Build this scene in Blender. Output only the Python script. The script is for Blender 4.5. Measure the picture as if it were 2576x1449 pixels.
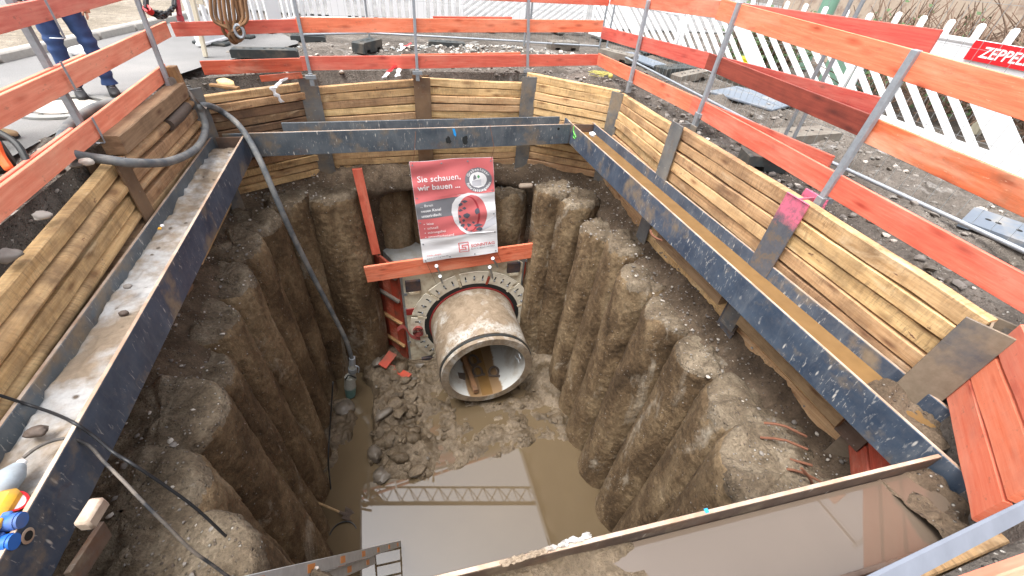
import bpy, bmesh, math, random
import numpy as np
from mathutils import Vector, Matrix, noise as mnoise
rnd = random.Random(7)
R_ = math.radians
for o in list(bpy.data.objects):
    bpy.data.objects.remove(o)
SC = bpy.context.scene
COL = SC.collection

# ------------------------------------------------------------------ camera
PP = np.array([1288., 724.5]); VV = np.array([1160., 2000.]); V1 = np.array([910., -160.])
FL = math.sqrt(-float(np.dot(VV - PP, V1 - PP)))
_d = np.array([*(VV - PP), FL]); _d /= np.linalg.norm(_d)
_a = np.array([*(V1 - PP), FL]); _a /= np.linalg.norm(_a)
_a = _a - _d * np.dot(_a, _d); _a /= np.linalg.norm(_a)
_r = np.cross(_a, -_d)
if _r[0] < 0: _r = -_r
RW = np.array([_r, _a, -_d])
CH = 1.6
cam = bpy.data.cameras.new('camera'); camo = bpy.data.objects.new('camera', cam); COL.objects.link(camo)
cam.sensor_width = 36; cam.lens = 36 * FL / 2576; cam.clip_start = 0.05; cam.clip_end = 2000
M = Matrix.Identity(4)
for i in range(3):
    M[i][0] = RW[i, 0]; M[i][1] = -RW[i, 1]; M[i][2] = -RW[i, 2]
M[2][3] = CH
camo.matrix_world = M
SC.camera = camo

# ------------------------------------------------------------------ light
SUN_EL, SUN_ROT, SUN_E, SKY_S, EXPO = R_(72), R_(250), 1.1, 0.165, 1.38
w = bpy.data.worlds.new('World'); SC.world = w; w.use_nodes = True
nt = w.node_tree; nt.nodes.clear()
sky = nt.nodes.new('ShaderNodeTexSky'); sky.sky_type = 'NISHITA'; sky.sun_disc = False
sky.sun_elevation = SUN_EL; sky.sun_rotation = SUN_ROT; sky.air_density = 1.0; sky.dust_density = 6.0; sky.ozone_density = 1.0
hs = nt.nodes.new('ShaderNodeHueSaturation'); hs.inputs['Saturation'].default_value = 0.3
bg = nt.nodes.new('ShaderNodeBackground'); bg.inputs['Strength'].default_value = SKY_S
wo = nt.nodes.new('ShaderNodeOutputWorld')
nt.links.new(sky.outputs[0], hs.inputs['Color']); nt.links.new(hs.outputs[0], bg.inputs[0]); nt.links.new(bg.outputs[0], wo.inputs[0])
sl = bpy.data.lights.new('sun', 'SUN'); sl.energy = SUN_E; sl.angle = R_(32); sl.color = (1, .98, .95)
so = bpy.data.objects.new('sun', sl); COL.objects.link(so)
_sd = Vector((math.sin(SUN_ROT) * math.cos(SUN_EL), math.cos(SUN_ROT) * math.cos(SUN_EL), math.sin(SUN_EL)))
so.rotation_euler = _sd.to_track_quat('Z', 'Y').to_euler(); so.location = _sd * 60
SC.view_settings.view_transform = 'Standard'; SC.view_settings.look = 'None'
SC.view_settings.exposure = EXPO; SC.view_settings.gamma = 1.0; SC.view_settings.use_curve_mapping = False
SC.render.engine = 'CYCLES'; SC.cycles.max_bounces = 8; SC.cycles.diffuse_bounces = 5; SC.cycles.use_denoising = True

# ------------------------------------------------------------------ measuring: a photo pixel and a known plane give a place
def ray(x, y): return RW @ np.array([x - PP[0], y - PP[1], FL])
def G(x, y, z=0.):
    r = ray(x, y); t = (z - CH) / r[2]; return Vector((t * r[0], t * r[1], z))
def GX(x, y, X):
    r = ray(x, y); t = X / r[0]; return Vector((X, t * r[1], CH + t * r[2]))
def GY(x, y, Y):
    r = ray(x, y); t = Y / r[1]; return Vector((t * r[0], Y, CH + t * r[2]))
def GD(x, y, d):
    r = ray(x, y); t = d / FL; return Vector((t * r[0], t * r[1], CH + t * r[2]))
def GV(x, y, A, B):           # vertical plane through A and B (xy)
    n = np.array([-(B[1] - A[1]), B[0] - A[0]]); r = ray(x, y)
    t = (n[0] * A[0] + n[1] * A[1]) / (n[0] * r[0] + n[1] * r[1]); return Vector((t * r[0], t * r[1], CH + t * r[2]))

# ------------------------------------------------------------------ noise (numpy)
def _hash(i, j, k, s):
    h = (i.astype(np.int64) * 374761393 + j.astype(np.int64) * 668265263 + k.astype(np.int64) * 2147483647 + s * 1274126177) & 0xffffffff
    h = ((h ^ (h >> 13)) * 1274126177) & 0xffffffff
    h = h ^ (h >> 16)
    return (h & 0xffff) / 32767.5 - 1.0
def vn(P, s=0):
    P = np.asarray(P, float); I = np.floor(P); F = P - I; F = F * F * F * (F * (F * 6 - 15) + 10); I = I.astype(np.int64)
    r = 0
    for a in (0, 1):
        for b in (0, 1):
            for c in (0, 1):
                wgt = (F[:, 0] if a else 1 - F[:, 0]) * (F[:, 1] if b else 1 - F[:, 1]) * (F[:, 2] if c else 1 - F[:, 2])
                r = r + wgt * _hash(I[:, 0] + a, I[:, 1] + b, I[:, 2] + c, s)
    return r
def fbm(P, o=4, s=0, g=.5):
    P = np.asarray(P, float); r = 0; a = 1.
    for k in range(o):
        r = r + a * vn(P * (2.03 ** k) + 17.3 * k, s + k); a *= g
    return r
def ridged(P, o=4, s=0):
    P = np.asarray(P, float); r = 0; a = 1.
    for k in range(o):
        r = r + a * (1 - 2 * np.abs(vn(P * (2.1 ** k) + 7.1 * k, s + k))); a *= .5
    return r

# ------------------------------------------------------------------ objects
def wl(o):
    v = Vector((0, 0, 0))
    while o: v += o.location; o = o.parent
    return v
def tag(o, label=None, cat=None, group=None, kind=None):
    if label: o['label'] = label
    if cat: o['category'] = cat
    if group: o['group'] = group
    if kind: o['kind'] = kind
    return o
def thing(name, label, cat, loc=(0, 0, 0), group=None, rz=0):
    o = bpy.data.objects.new(name, None); COL.objects.link(o); o.location = loc; o.rotation_euler = (0, 0, rz); o.empty_display_size = .2
    return tag(o, label, cat, group)
def copy_tree(o, parent=None):
    c = o.copy(); COL.objects.link(c); c.parent = parent
    for ch in list(o.children): copy_tree(ch, c)
    return c

class MB:
    def __init__(s): s.v = []; s.f = []; s.mi = []; s.cm = 0
    def add(s, vs, fs):
        n = len(s.v); s.v += [tuple(p) for p in vs]; s.f += [tuple(i + n for i in f) for f in fs]; s.mi += [s.cm] * len(fs); return s
    def frame(s, c, X, Y, Z, sx, sy, sz, ch=0.):
        """chamfered box: centre, three unit axes, full sizes"""
        c = Vector(c); hx, hy, hz = sx / 2, sy / 2, sz / 2; ch = min(ch, hx * .9, hy * .9, hz * .9)
        if ch <= 0:
            vs = [c + X * (a * hx) + Y * (b * hy) + Z * (d * hz) for a in (-1, 1) for b in (-1, 1) for d in (-1, 1)]
            return s.add(vs, [(0, 1, 3, 2), (4, 6, 7, 5), (0, 4, 5, 1), (2, 3, 7, 6), (0, 2, 6, 4), (1, 5, 7, 3)])
        vs = []; ix = {}
        for a in (-1, 1):
            for b in (-1, 1):
                for d in (-1, 1):
                    for k in range(3):
                        q = [hx - ch, hy - ch, hz - ch]; q[k] += ch
                        ix[(a, b, d, k)] = len(vs); vs.append(c + X * (a * q[0]) + Y * (b * q[1]) + Z * (d * q[2]))
        fs = []
        for a in (-1, 1):
            fs.append([ix[(a, -1, -1, 0)], ix[(a, 1, -1, 0)], ix[(a, 1, 1, 0)], ix[(a, -1, 1, 0)]])
            fs.append([ix[(-1, a, -1, 1)], ix[(1, a, -1, 1)], ix[(1, a, 1, 1)], ix[(-1, a, 1, 1)]])
            fs.append([ix[(-1, -1, a, 2)], ix[(1, -1, a, 2)], ix[(1, 1, a, 2)], ix[(-1, 1, a, 2)]])
            for b in (-1, 1):
                fs.append([ix[(a, b, -1, 0)], ix[(a, b, 1, 0)], ix[(a, b, 1, 1)], ix[(a, b, -1, 1)]])
                fs.append([ix[(a, -1, b, 0)], ix[(a, 1, b, 0)], ix[(a, 1, b, 2)], ix[(a, -1, b, 2)]])
                fs.append([ix[(-1, a, b, 1)], ix[(1, a, b, 1)], ix[(1, a, b, 2)], ix[(-1, a, b, 2)]])
                for d in (-1, 1): fs.append([ix[(a, b, d, 0)], ix[(a, b, d, 1)], ix[(a, b, d, 2)]])
        return s.add(vs, fs)
    def box(s, c, sz, ch=0., rz=0.):
        X = Vector((math.cos(rz), math.sin(rz), 0)); Y = Vector((-math.sin(rz), math.cos(rz), 0)); return s.frame(c, X, Y, Vector((0, 0, 1)), sz[0], sz[1], sz[2], ch)
    def beam(s, a, b, wd, ht, up=(0, 0, 1), ch=0.):
        a, b = Vector(a), Vector(b); X = (b - a); L = X.length; X = X / L; Z = Vector(up); Z = (Z - X * Z.dot(X)).normalized(); Y = Z.cross(X)
        return s.frame((a + b) / 2, X, Y, Z, L, wd, ht, ch)
    def tube(s, path, r, n=8, caps=True, closed=False):
        P = [Vector(p) for p in path]; m = len(P); rs = r if hasattr(r, '__len__') else [r] * m
        nrm = None; vs = []; fs = []
        for i in range(m):
            if closed: T = (P[(i + 1) % m] - P[i - 1]).normalized()
            else: T = (P[min(i + 1, m - 1)] - P[max(i - 1, 0)]).normalized()
            if nrm is None:
                nrm = T.orthogonal().normalized()
            else:
                nrm = (nrm - T * nrm.dot(T)); nrm = nrm.normalized() if nrm.length > 1e-6 else T.orthogonal().normalized()
            B = T.cross(nrm)
            for k in range(n):
                t = 2 * math.pi * k / n; vs.append(P[i] + (nrm * math.cos(t) + B * math.sin(t)) * rs[i])
        for i in range(m if closed else m - 1):
            j = (i + 1) % m
            for k in range(n): fs.append((i * n + k, i * n + (k + 1) % n, j * n + (k + 1) % n, j * n + k))
        if caps and not closed:
            fs.append(tuple(range(n - 1, -1, -1))); fs.append(tuple((m - 1) * n + k for k in range(n)))
        return s.add(vs, fs)
    def ring(s, c, ax, r0, r1, L, n=48):
        """hollow cylinder from c along ax"""
        c = Vector(c); ax = Vector(ax).normalized(); u = ax.orthogonal().normalized(); v = ax.cross(u); vs = []
        for (rr, l) in ((r0, 0), (r1, 0), (r1, L), (r0, L)):
            for k in range(n):
                t = 2 * math.pi * k / n; vs.append(c + ax * l + (u * math.cos(t) + v * math.sin(t)) * rr)
        fs = []
        for q in range(4):
            for k in range(n): fs.append((q * n + k, q * n + (k + 1) % n, ((q + 1) % 4) * n + (k + 1) % n, ((q + 1) % 4) * n + k))
        return s.add(vs, fs)
    def prism(s, pts, off):
        """closed polygon (3-D points) extruded by vector off"""
        n = len(pts); off = Vector(off); pts = [Vector(p) for p in pts]
        vs = pts + [p + off for p in pts]
        return s.add(vs, [tuple(range(n - 1, -1, -1)), tuple(range(n, 2 * n))] + [(i, (i + 1) % n, n + (i + 1) % n, n + i) for i in range(n)])
    def grid(s, V, nu, nv, wrap=False):
        fs = []
        for i in range(nu - 1):
            for j in range(nv if wrap else nv - 1):
                k = (j + 1) % nv; fs.append((i * nv + j, i * nv + k, (i + 1) * nv + k, (i + 1) * nv + j))
        return s.add(V, fs)
    def build(s, name, mat, parent=None, local=False, smooth=40, recalc=True):
        me = bpy.data.meshes.new(name); off = Vector((0, 0, 0)) if (local or parent is None) else wl(parent)
        V = np.array(s.v, float).reshape(-1, 3) - np.array(off)
        me.from_pydata(V.tolist(), [], s.f)
        mats = mat if isinstance(mat, (list, tuple)) else [mat]
        for m_ in mats: me.materials.append(m_)
        if len(mats) > 1: me.polygons.foreach_set('material_index', s.mi)
        return finish(name, me, parent, smooth, recalc)
def finish(name, me, parent=None, smooth=40, recalc=True):
    if recalc:
        bm = bmesh.new(); bm.from_mesh(me); bmesh.ops.recalc_face_normals(bm, faces=bm.faces); bm.to_mesh(me); bm.free()
    if smooth:
        me.polygons.foreach_set('use_smooth', [True] * len(me.polygons))
        if smooth < 180: me.set_sharp_from_angle(angle=R_(smooth))
    o = bpy.data.objects.new(name, me); COL.objects.link(o); o.parent = parent
    return o
def npmesh(name, V, F, mat, parent=None, smooth=180):
    me = bpy.data.meshes.new(name); V = np.asarray(V, float)
    if parent is not None: V = V - np.array(wl(parent))
    me.from_pydata(V.tolist(), [], F.tolist() if hasattr(F, 'tolist') else F); me.materials.append(mat)
    return finish(name, me, parent, smooth, False)
def gridF(nu, nv, wrap=False):
    i, j = np.meshgrid(np.arange(nu - 1), np.arange(nv if wrap else nv - 1), indexing='ij'); k = (j + 1) % nv
    return np.stack([i * nv + j, i * nv + k, (i + 1) * nv + k, (i + 1) * nv + j], -1).reshape(-1, 4)
def spline(pts, n=8):
    P = [Vector(p) for p in pts]; out = []
    for i in range(len(P) - 1):
        a, b, c, d = P[max(i - 1, 0)], P[i], P[i + 1], P[min(i + 2, len(P) - 1)]
        for k in range(n):
            t = k / n; out.append(.5 * ((2 * b) + (c - a) * t + (2 * a - 5 * b + 4 * c - d) * t * t + (3 * b - a - 3 * c + d) * t ** 3))
    out.append(P[-1]); return out

# ------------------------------------------------------------------ materials
class NT:
    def __init__(s, name):
        s.m = bpy.data.materials.new(name); s.m.use_nodes = True; s.t = s.m.node_tree; s.t.nodes.clear()
        s.out = s.t.nodes.new('ShaderNodeOutputMaterial'); s.b = s.t.nodes.new('ShaderNodeBsdfPrincipled'); s.t.links.new(s.b.outputs[0], s.out.inputs[0])
        s.tc = s.t.nodes.new('ShaderNodeTexCoord'); s.obj = s.tc.outputs['Object']
        s.geo = s.t.nodes.new('ShaderNodeNewGeometry'); s.pos = s.geo.outputs['Position']; s.nrm = s.geo.outputs['Normal']
        s._rnd = None
    @property
    def rnd(s):
        if s._rnd is None: s._rnd = s.t.nodes.new('ShaderNodeObjectInfo').outputs['Random']
        return s._rnd
    def lk(s, a, sock):
        if isinstance(a, (int, float)): sock.default_value = a
        elif isinstance(a, (tuple, list)):
            sock.default_value = (*a, 1) if len(a) == 3 and sock.type == 'RGBA' else a
        else: s.t.links.new(a, sock)
    def scale(s, vec, sc, off=None):
        n = s.t.nodes.new('ShaderNodeVectorMath'); n.operation = 'MULTIPLY_ADD'; s.lk(vec, n.inputs[0]); n.inputs[1].default_value = sc
        if off is None: n.inputs[2].default_value = (0, 0, 0)
        else: s.lk(off, n.inputs[2])
        return n.outputs[0]
    def rvec(s, vec, sc=(1, 1, 1), k=40.):
        n = s.t.nodes.new('ShaderNodeCombineXYZ'); q = s.math('MULTIPLY', s.rnd, k); s.lk(q, n.inputs[0]); s.lk(q, n.inputs[1]); s.lk(q, n.inputs[2])
        return s.scale(vec, sc, n.outputs[0])
    def noise(s, vec, sc=5., det=4., rough=.55, dist=0.):
        n = s.t.nodes.new('ShaderNodeTexNoise'); s.lk(vec, n.inputs['Vector']); n.inputs['Scale'].default_value = sc; n.inputs['Detail'].default_value = det
        n.inputs['Roughness'].default_value = rough; n.inputs['Distortion'].default_value = dist; return n.outputs['Fac']
    def vor(s, vec, sc=5., feat='F1', out='Distance', rnd=1.):
        n = s.t.nodes.new('ShaderNodeTexVoronoi'); n.feature = feat; s.lk(vec, n.inputs['Vector']); n.inputs['Scale'].default_value = sc; n.inputs['Randomness'].default_value = rnd
        return n.outputs[out]
    def wave(s, vec, sc=5., dist=3., det=2., dsc=1., dirn='Z'):
        n = s.t.nodes.new('ShaderNodeTexWave'); n.bands_direction = dirn; s.lk(vec, n.inputs['Vector']); n.inputs['Scale'].default_value = sc; n.inputs['Distortion'].default_value = dist
        n.inputs['Detail'].default_value = det; n.inputs['Detail Scale'].default_value = dsc; return n.outputs['Fac']
    def ramp(s, f, stops, ease=False):
        n = s.t.nodes.new('ShaderNodeValToRGB'); e = n.color_ramp.elements
        while len(e) < len(stops): e.new(.5)
        for k, (p, c) in enumerate(stops):
            e[k].position = p; e[k].color = (c, c, c, 1) if isinstance(c, (int, float)) else (*c, 1)
        if ease: n.color_ramp.interpolation = 'EASE'
        s.lk(f, n.inputs[0]); return n.outputs[0]
    def mix(s, f, a, b, mode='MIX'):
        n = s.t.nodes.new('ShaderNodeMix'); n.data_type = 'RGBA'; n.blend_type = mode; s.lk(f, n.inputs[0]); s.lk(a, n.inputs[6]); s.lk(b, n.inputs[7]); return n.outputs[2]
    def math(s, op, a, b=0., c=None):
        n = s.t.nodes.new('ShaderNodeMath'); n.operation = op; s.lk(a, n.inputs[0]); s.lk(b, n.inputs[1])
        if c is not None: s.lk(c, n.inputs[2])
        return n.outputs[0]
    def sep(s, v):
        n = s.t.nodes.new('ShaderNodeSeparateXYZ'); s.lk(v, n.inputs[0]); return n.outputs
    def hsv(s, c, h=.5, sat=1., v=1.):
        n = s.t.nodes.new('ShaderNodeHueSaturation'); s.lk(h, n.inputs['Hue']); s.lk(sat, n.inputs['Saturation']); s.lk(v, n.inputs['Value']); s.lk(c, n.inputs['Color']); return n.outputs[0]
    def bump(s, h, st=.5, d=.01, prev=None):
        n = s.t.nodes.new('ShaderNodeBump'); n.inputs['Strength'].default_value = st; n.inputs['Distance'].default_value = d; s.lk(h, n.inputs['Height'])
        if prev is not None: s.lk(prev, n.inputs['Normal'])
        return n.outputs[0]
    def done(s, col, rough=.7, nrm=None, metal=0., spec=.5, ior=None):
        s.lk(col, s.b.inputs['Base Color']); s.lk(rough, s.b.inputs['Roughness']); s.lk(metal, s.b.inputs['Metallic']); s.b.inputs['Specular IOR Level'].default_value = spec
        if nrm is not None: s.lk(nrm, s.b.inputs['Normal'])
        if ior: s.b.inputs['IOR'].default_value = ior
        return s.m
MAT = {}
def plain(name, col, rough=.6, metal=0., var=.15, spec=.5, bump=.0, sc=30.):
    t = NT(name); n = t.noise(t.rvec(t.obj), sc, 4, .6)
    c = t.mix(n, tuple(x * (1 - var) for x in col), tuple(min(1, x * (1 + var)) for x in col))
    nb = t.bump(n, bump, .004) if bump else None
    MAT[name] = t.done(c, rough, nb, metal, spec); return MAT[name]
def dirty(name, col, dirt=(.13, .1, .07), amt=.5, rough=.6, metal=0., sc=4., var=.12):
    t = NT(name); n = t.noise(t.rvec(t.obj), sc, 6, .65); n2 = t.noise(t.rvec(t.obj), sc * 9, 3, .6)
    c = t.mix(n2, tuple(x * (1 - var) for x in col), tuple(min(1, x * (1 + var)) for x in col))
    f = t.ramp(n, [(.62 - amt * .35, 0.), (.78 - amt * .2, .85)])
    MAT[name] = t.done(t.mix(f, c, dirt), t.mix(f, (rough,) * 3, (.85,) * 3), t.bump(n2, .15, .003), metal); return MAT[name]

def wood(name, lo, hi, knot, stain, stain_amt=.3, saw=.3, rough=.65, bark=None, knots=1., rough_cut=0., weather=0.):
    t = NT(name)
    v = t.rvec(t.obj, (1, 1, 1))
    g = t.noise(t.rvec(t.obj, (1.5, 9, 26)), 1.6, 6, .62, .2)           # grain along x
    g2 = t.noise(t.rvec(t.obj, (6, 40, 120)), 1.5, 3, .6)
    base = t.mix(t.ramp(g, [(.3, 0.), (.72, 1.)]), lo, hi)
    base = t.mix(t.math('MULTIPLY', t.ramp(g2, [(.45, 0.), (.7, 1.)]), .35), base, lo)
    kd = t.vor(t.rvec(t.obj, (2.0, 1.2, 6.5)), 1.25, 'F1')
    kk = t.ramp(kd, [(.07, 1.), (.13, .6), (.28, 0.)])
    base = t.mix(t.math('MULTIPLY', kk, .85 * knots), base, knot)
    st = t.noise(v, 2.3, 6, .7); sf = t.ramp(st, [(.55 - .2 * stain_amt, 0.), (.78 - .15 * stain_amt, 1.)])
    base = t.mix(t.math('MULTIPLY', sf, min(1, stain_amt * 1.6)), base, stain)
    if bark:
        bk = t.noise(t.rvec(t.obj, (2.5, 8, 9)), 2., 5, .7); base = t.mix(t.ramp(bk, [(.66, 0.), (.7, 1.)]), base, bark)
    if rough_cut:
        tk = t.noise(t.rvec(t.obj, (55, 4, 9)), 1.1, 4, .65); ta = t.noise(t.rvec(t.obj, (1.4, 1, 3)), 1.3, 4, .6)
        base = t.mix(t.math('MULTIPLY', t.math('MULTIPLY', t.ramp(tk, [(.50, 0.), (.62, 1.)]), t.ramp(ta, [(.38, 0.), (.6, 1.)])), .55 * rough_cut), base, stain)
        ck = t.noise(t.rvec(t.obj, (.7, 6, 34)), 1.4, 4, .6, .05); base = t.mix(t.math('MULTIPLY', t.ramp(ck, [(.60, 0.), (.70, 1.)]), .45 * rough_cut), base, stain)
        pl = t.noise(t.rvec(t.obj, (1.5, 2, 5), 23.), 1.2, 5, .7, .5); base = t.mix(t.math('MULTIPLY', t.ramp(pl, [(.58, 0.), (.68, 1.)]), .55), base, (.66, .50, .31))
    if weather:
        fd = t.noise(t.rvec(t.obj, (.9, 3, 4.), 61.), 1.3, 5, .65, .3); base = t.mix(t.math('MULTIPLY', t.ramp(fd, [(.48, 0.), (.72, 1.)]), .6 * weather), base, (.80, .40, .28))
        sp_ = t.noise(t.rvec(t.obj, (3, 5, 5), 77.), 3.5, 6, .72); base = t.mix(t.math('MULTIPLY', t.ramp(sp_, [(.60, 0.), (.70, 1.)]), .65 * weather), base, (.20, .10, .065))
        sc_ = t.noise(t.rvec(t.obj, (14, 8, 60), 91.), 1.2, 4, .7); base = t.mix(t.math('MULTIPLY', t.ramp(sc_, [(.64, 0.), (.70, 1.)]), .4 * weather), base, (.72, .45, .33))
    br = t.math('MULTIPLY_ADD', t.rnd, .42, .78); base = t.hsv(base, t.math('MULTIPLY_ADD', t.rnd, .02, .49), 1., br)
    sw = t.noise(t.rvec(t.obj, (38, 3, 5)), 1.2, 3, .6)
    nb = t.bump(g2, .35, .004); nb = t.bump(sw, saw, .008, nb); nb = t.bump(kk, -.3, .004, nb)
    MAT[name] = t.done(base, rough, nb); return MAT[name]
# ------------------------------------------------------------------ wood, steel, earth
wood('orange_board', (.60, .10, .058), (.80, .21, .125), (.30, .025, .012), (.46, .08, .04), .25, .1, .6, knots=.9, weather=.7)
wood('orange_faded', (.68, .15, .10), (.84, .29, .205), (.45, .06, .035), (.55, .13, .09), .3, .1, .65, knots=.7, weather=.9)
wood('orange_dirty', (.50, .07, .03), (.66, .15, .07), (.3, .04, .02), (.22, .09, .05), .5, .15, .65, weather=1.)
wood('orange_pale', (.82, .19, .09), (.92, .30, .17), (.5, .08, .04), (.6, .13, .08), .35, .1, .65, weather=.8)
wood('dark_red_board', (.17, .022, .018), (.29, .05, .035), (.07, .012, .01), (.09, .015, .012), .45, .1, .55)
wood('lagging_timber', (.45, .26, .11), (.73, .50, .265), (.17, .07, .025), (.17, .10, .052), .5, .7, .8, bark=(.12, .04, .028), rough_cut=1.)
wood('lagging_pale', (.56, .34, .15), (.82, .59, .32), (.24, .10, .035), (.24, .14, .07), .42, .6, .8, bark=(.14, .05, .03), rough_cut=.8)
wood('lagging_dark', (.18, .10, .048), (.36, .23, .115), (.09, .04, .02), (.08, .05, .03), .6, .6, .8, rough_cut=1.)
wood('sawn_timber', (.26, .165, .085), (.44, .30, .165), (.12, .05, .02), (.12, .07, .035), .45, .3, .75)
wood('old_wood', (.28, .14, .06), (.48, .28, .12), (.16, .06, .02), (.10, .06, .035), .55, .3, .75)
wood('cream_wood', (.62, .56, .42), (.74, .69, .55), (.45, .36, .24), (.4, .34, .25), .3, .1, .6, knots=.3)

def steel(name, base, base2, splash=.5, rust=.35, mud=.0, rough=.42):
    t = NT(name)
    n = t.noise(t.rvec(t.obj, (1, 1, 1)), 3, 6, .65); n2 = t.noise(t.rvec(t.obj), 24, 4, .6)
    c = t.mix(t.ramp(n, [(.35, 0.), (.68, 1.)]), base, base2)
    c = t.mix(t.math('MULTIPLY', t.ramp(n2, [(.4, 0.), (.75, 1.)]), .25), c, (.10, .09, .085))
    d = t.noise(t.rvec(t.obj, (44, 3, 13)), 1.0, 3, .6, .8); d2 = t.noise(t.rvec(t.obj, (1.1, 1, 1)), 1.6, 3, .6)
    sp = t.math('MULTIPLY', t.ramp(d, [(.70 - .10 * splash, 0.), (.76 - .08 * splash, 1.)]), t.ramp(d2, [(.36, 0.), (.56, 1.)]))
    v = t.vor(t.rvec(t.obj, (1, 1, .26)), 21, 'F1'); v2 = t.vor(t.rvec(t.obj, (1, 1, .26)), 21, 'F1', 'Color')
    dots = t.math('MULTIPLY', t.ramp(v, [(.09, 1.), (.2, 0.)]), t.math('GREATER_THAN', t.math('MULTIPLY_ADD', d2, .5, t.sep(v2)[0]), .98))
    sm = t.math('MULTIPLY', t.ramp(t.noise(t.rvec(t.obj, (9, 2, 2.2)), 1.0, 5, .7, .4), [(.52, 0.), (.78, .55)]), splash * .6); c = t.mix(sm, c, (.30, .31, .31))
    sp = t.math('MAXIMUM', t.math('MULTIPLY', sp, .75), dots)
    c = t.mix(t.math('MULTIPLY', sp, min(1, splash * 1.3)), c, (.50, .48, .44))
    r = t.noise(t.rvec(t.obj, (1, 2, 2)), 2.2, 7, .7); rf = t.ramp(r, [(.66 - .2 * rust, 0.), (.80 - .15 * rust, 1.)])
    c = t.mix(t.math('MULTIPLY', rf, min(1., rust * 1.7)), c, t.mix(n2, (.10, .042, .018), (.22, .105, .05)))
    if mud:
        mf = t.ramp(t.noise(t.rvec(t.obj), 1.8, 6, .65), [(.62 - .3 * mud, 0.), (.72 - .25 * mud, 1.)]); c = t.mix(mf, c, t.mix(n2, (.14, .105, .07), (.27, .22, .16)))
    nb = t.bump(n2, .12, .003); nb = t.bump(sp, .25, .003, nb)
    MAT[name] = t.done(c, t.mix(t.math('MAXIMUM', sp, rf), (rough,) * 3, (.8,) * 3), nb, 0., .5); return MAT[name]
steel('blue_steel', (.034, .053, .086), (.082, .112, .155), 1., .24, .2)
steel('navy_steel', (.026, .042, .074), (.066, .094, .140), .7, .2, .22)
steel('grey_steel', (.055, .073, .092), (.13, .152, .168), .9, .32, .25)
steel('muddy_steel', (.034, .042, .052), (.075, .08, .085), .8, .3, .6)
steel('rust_steel', (.065, .042, .032), (.15, .10, .072), .4, .6, .3, .7)
steel('mud_plate', (.05, .06, .075), (.12, .12, .12), .2, .3, .95, .7)
steel('pile_steel', (.075, .085, .095), (.19, .185, .17), .5, .4, .45, .6)
steel('pile_rust', (.12, .07, .038), (.24, .145, .075), .2, .5, .15, .7)
dirty('edge_rust', (.34, .23, .16), (.52, .44, .36), .55, .75)
plain('dark_hole', (.008, .007, .006), .9)

def earth(name, tones, scl=1., grav=.5, pale=None, pale_amt=.2, rough=.92, pebbles=True, bst=.8, wet=None):
    t = NT(name); p = t.pos
    a = t.noise(t.rvec(p, (1, 1, .4)), 1.3 * scl, 6, .62, .3); b = t.noise(t.scale(p, (1, 1, .7)), 11 * scl, 6, .68); c_ = t.noise(p, 46, 4, .65)
    c = t.ramp(a, [(.28, tones[0]), (.46, tones[1]), (.6, tones[2]), (.76, tones[3])])
    c = t.mix(.75, c, t.ramp(b, [(.3, .30), (.5, .5), (.72, .74)]), 'OVERLAY')
    c = t.mix(.6, c, t.ramp(c_, [(.3, .3), (.5, .5), (.7, .74)]), 'OVERLAY')
    if pale:
        q = t.noise(t.rvec(p, (1, 1, .35), 9.), 1.55, 7, .7, .6); c = t.mix(t.ramp(q, [(.70 - .25 * pale_amt, 0.), (.82 - .2 * pale_amt, .9)]), c, pale)
    h = t.math('MULTIPLY_ADD', c_, .35, t.math('MULTIPLY', b, .9))
    if pebbles:
        v = t.vor(p, 30, 'F1'); vc = t.vor(p, 30, 'F1', 'Color'); s = t.sep(vc)
        pm = t.math('MULTIPLY', t.ramp(v, [(.16, 1.), (.34, 0.)]), t.math('GREATER_THAN', s[0], 1 - grav * .45))
        c = t.mix(t.math('MULTIPLY', pm, .8), c, t.ramp(s[1], [(0, (.09, .07, .06)), (.45, (.2, .16, .125)), (.8, (.32, .29, .25)), (1, (.55, .52, .47))]))
        h = t.math('MULTIPLY_ADD', pm, .5, h)
    nb = t.bump(h, bst, .035)
    MAT[name] = t.done(c, rough, nb, 0., .3); return MAT[name]
earth('pile_earth', [(.045, .028, .014), (.115, .075, .040), (.205, .145, .082), (.33, .26, .17)], 1.5, .3, (.44, .39, .31), .46, bst=.8)
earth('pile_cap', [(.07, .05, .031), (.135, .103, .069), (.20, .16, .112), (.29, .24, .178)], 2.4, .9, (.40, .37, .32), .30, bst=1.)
earth('bank_earth', [(.048, .034, .022), (.090, .064, .042), (.135, .099, .067), (.195, .15, .107)], 1.2, .8, (.38, .35, .30), .15, bst=1.)
earth('ground_dirt', [(.055, .046, .038), (.095, .081, .068), (.14, .121, .103), (.21, .19, .17)], .9, .9, (.40, .39, .375), .36, bst=1.)
earth('mud', [(.055, .039, .023), (.10, .074, .047), (.15, .114, .076), (.205, .163, .114)], 2.2, .25, None, .2, .3, False, .8)
earth('verge_sand', [(.15, .125, .095), (.20, .17, .13), (.25, .215, .17), (.30, .265, .215)], .8, .5, None)

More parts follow.
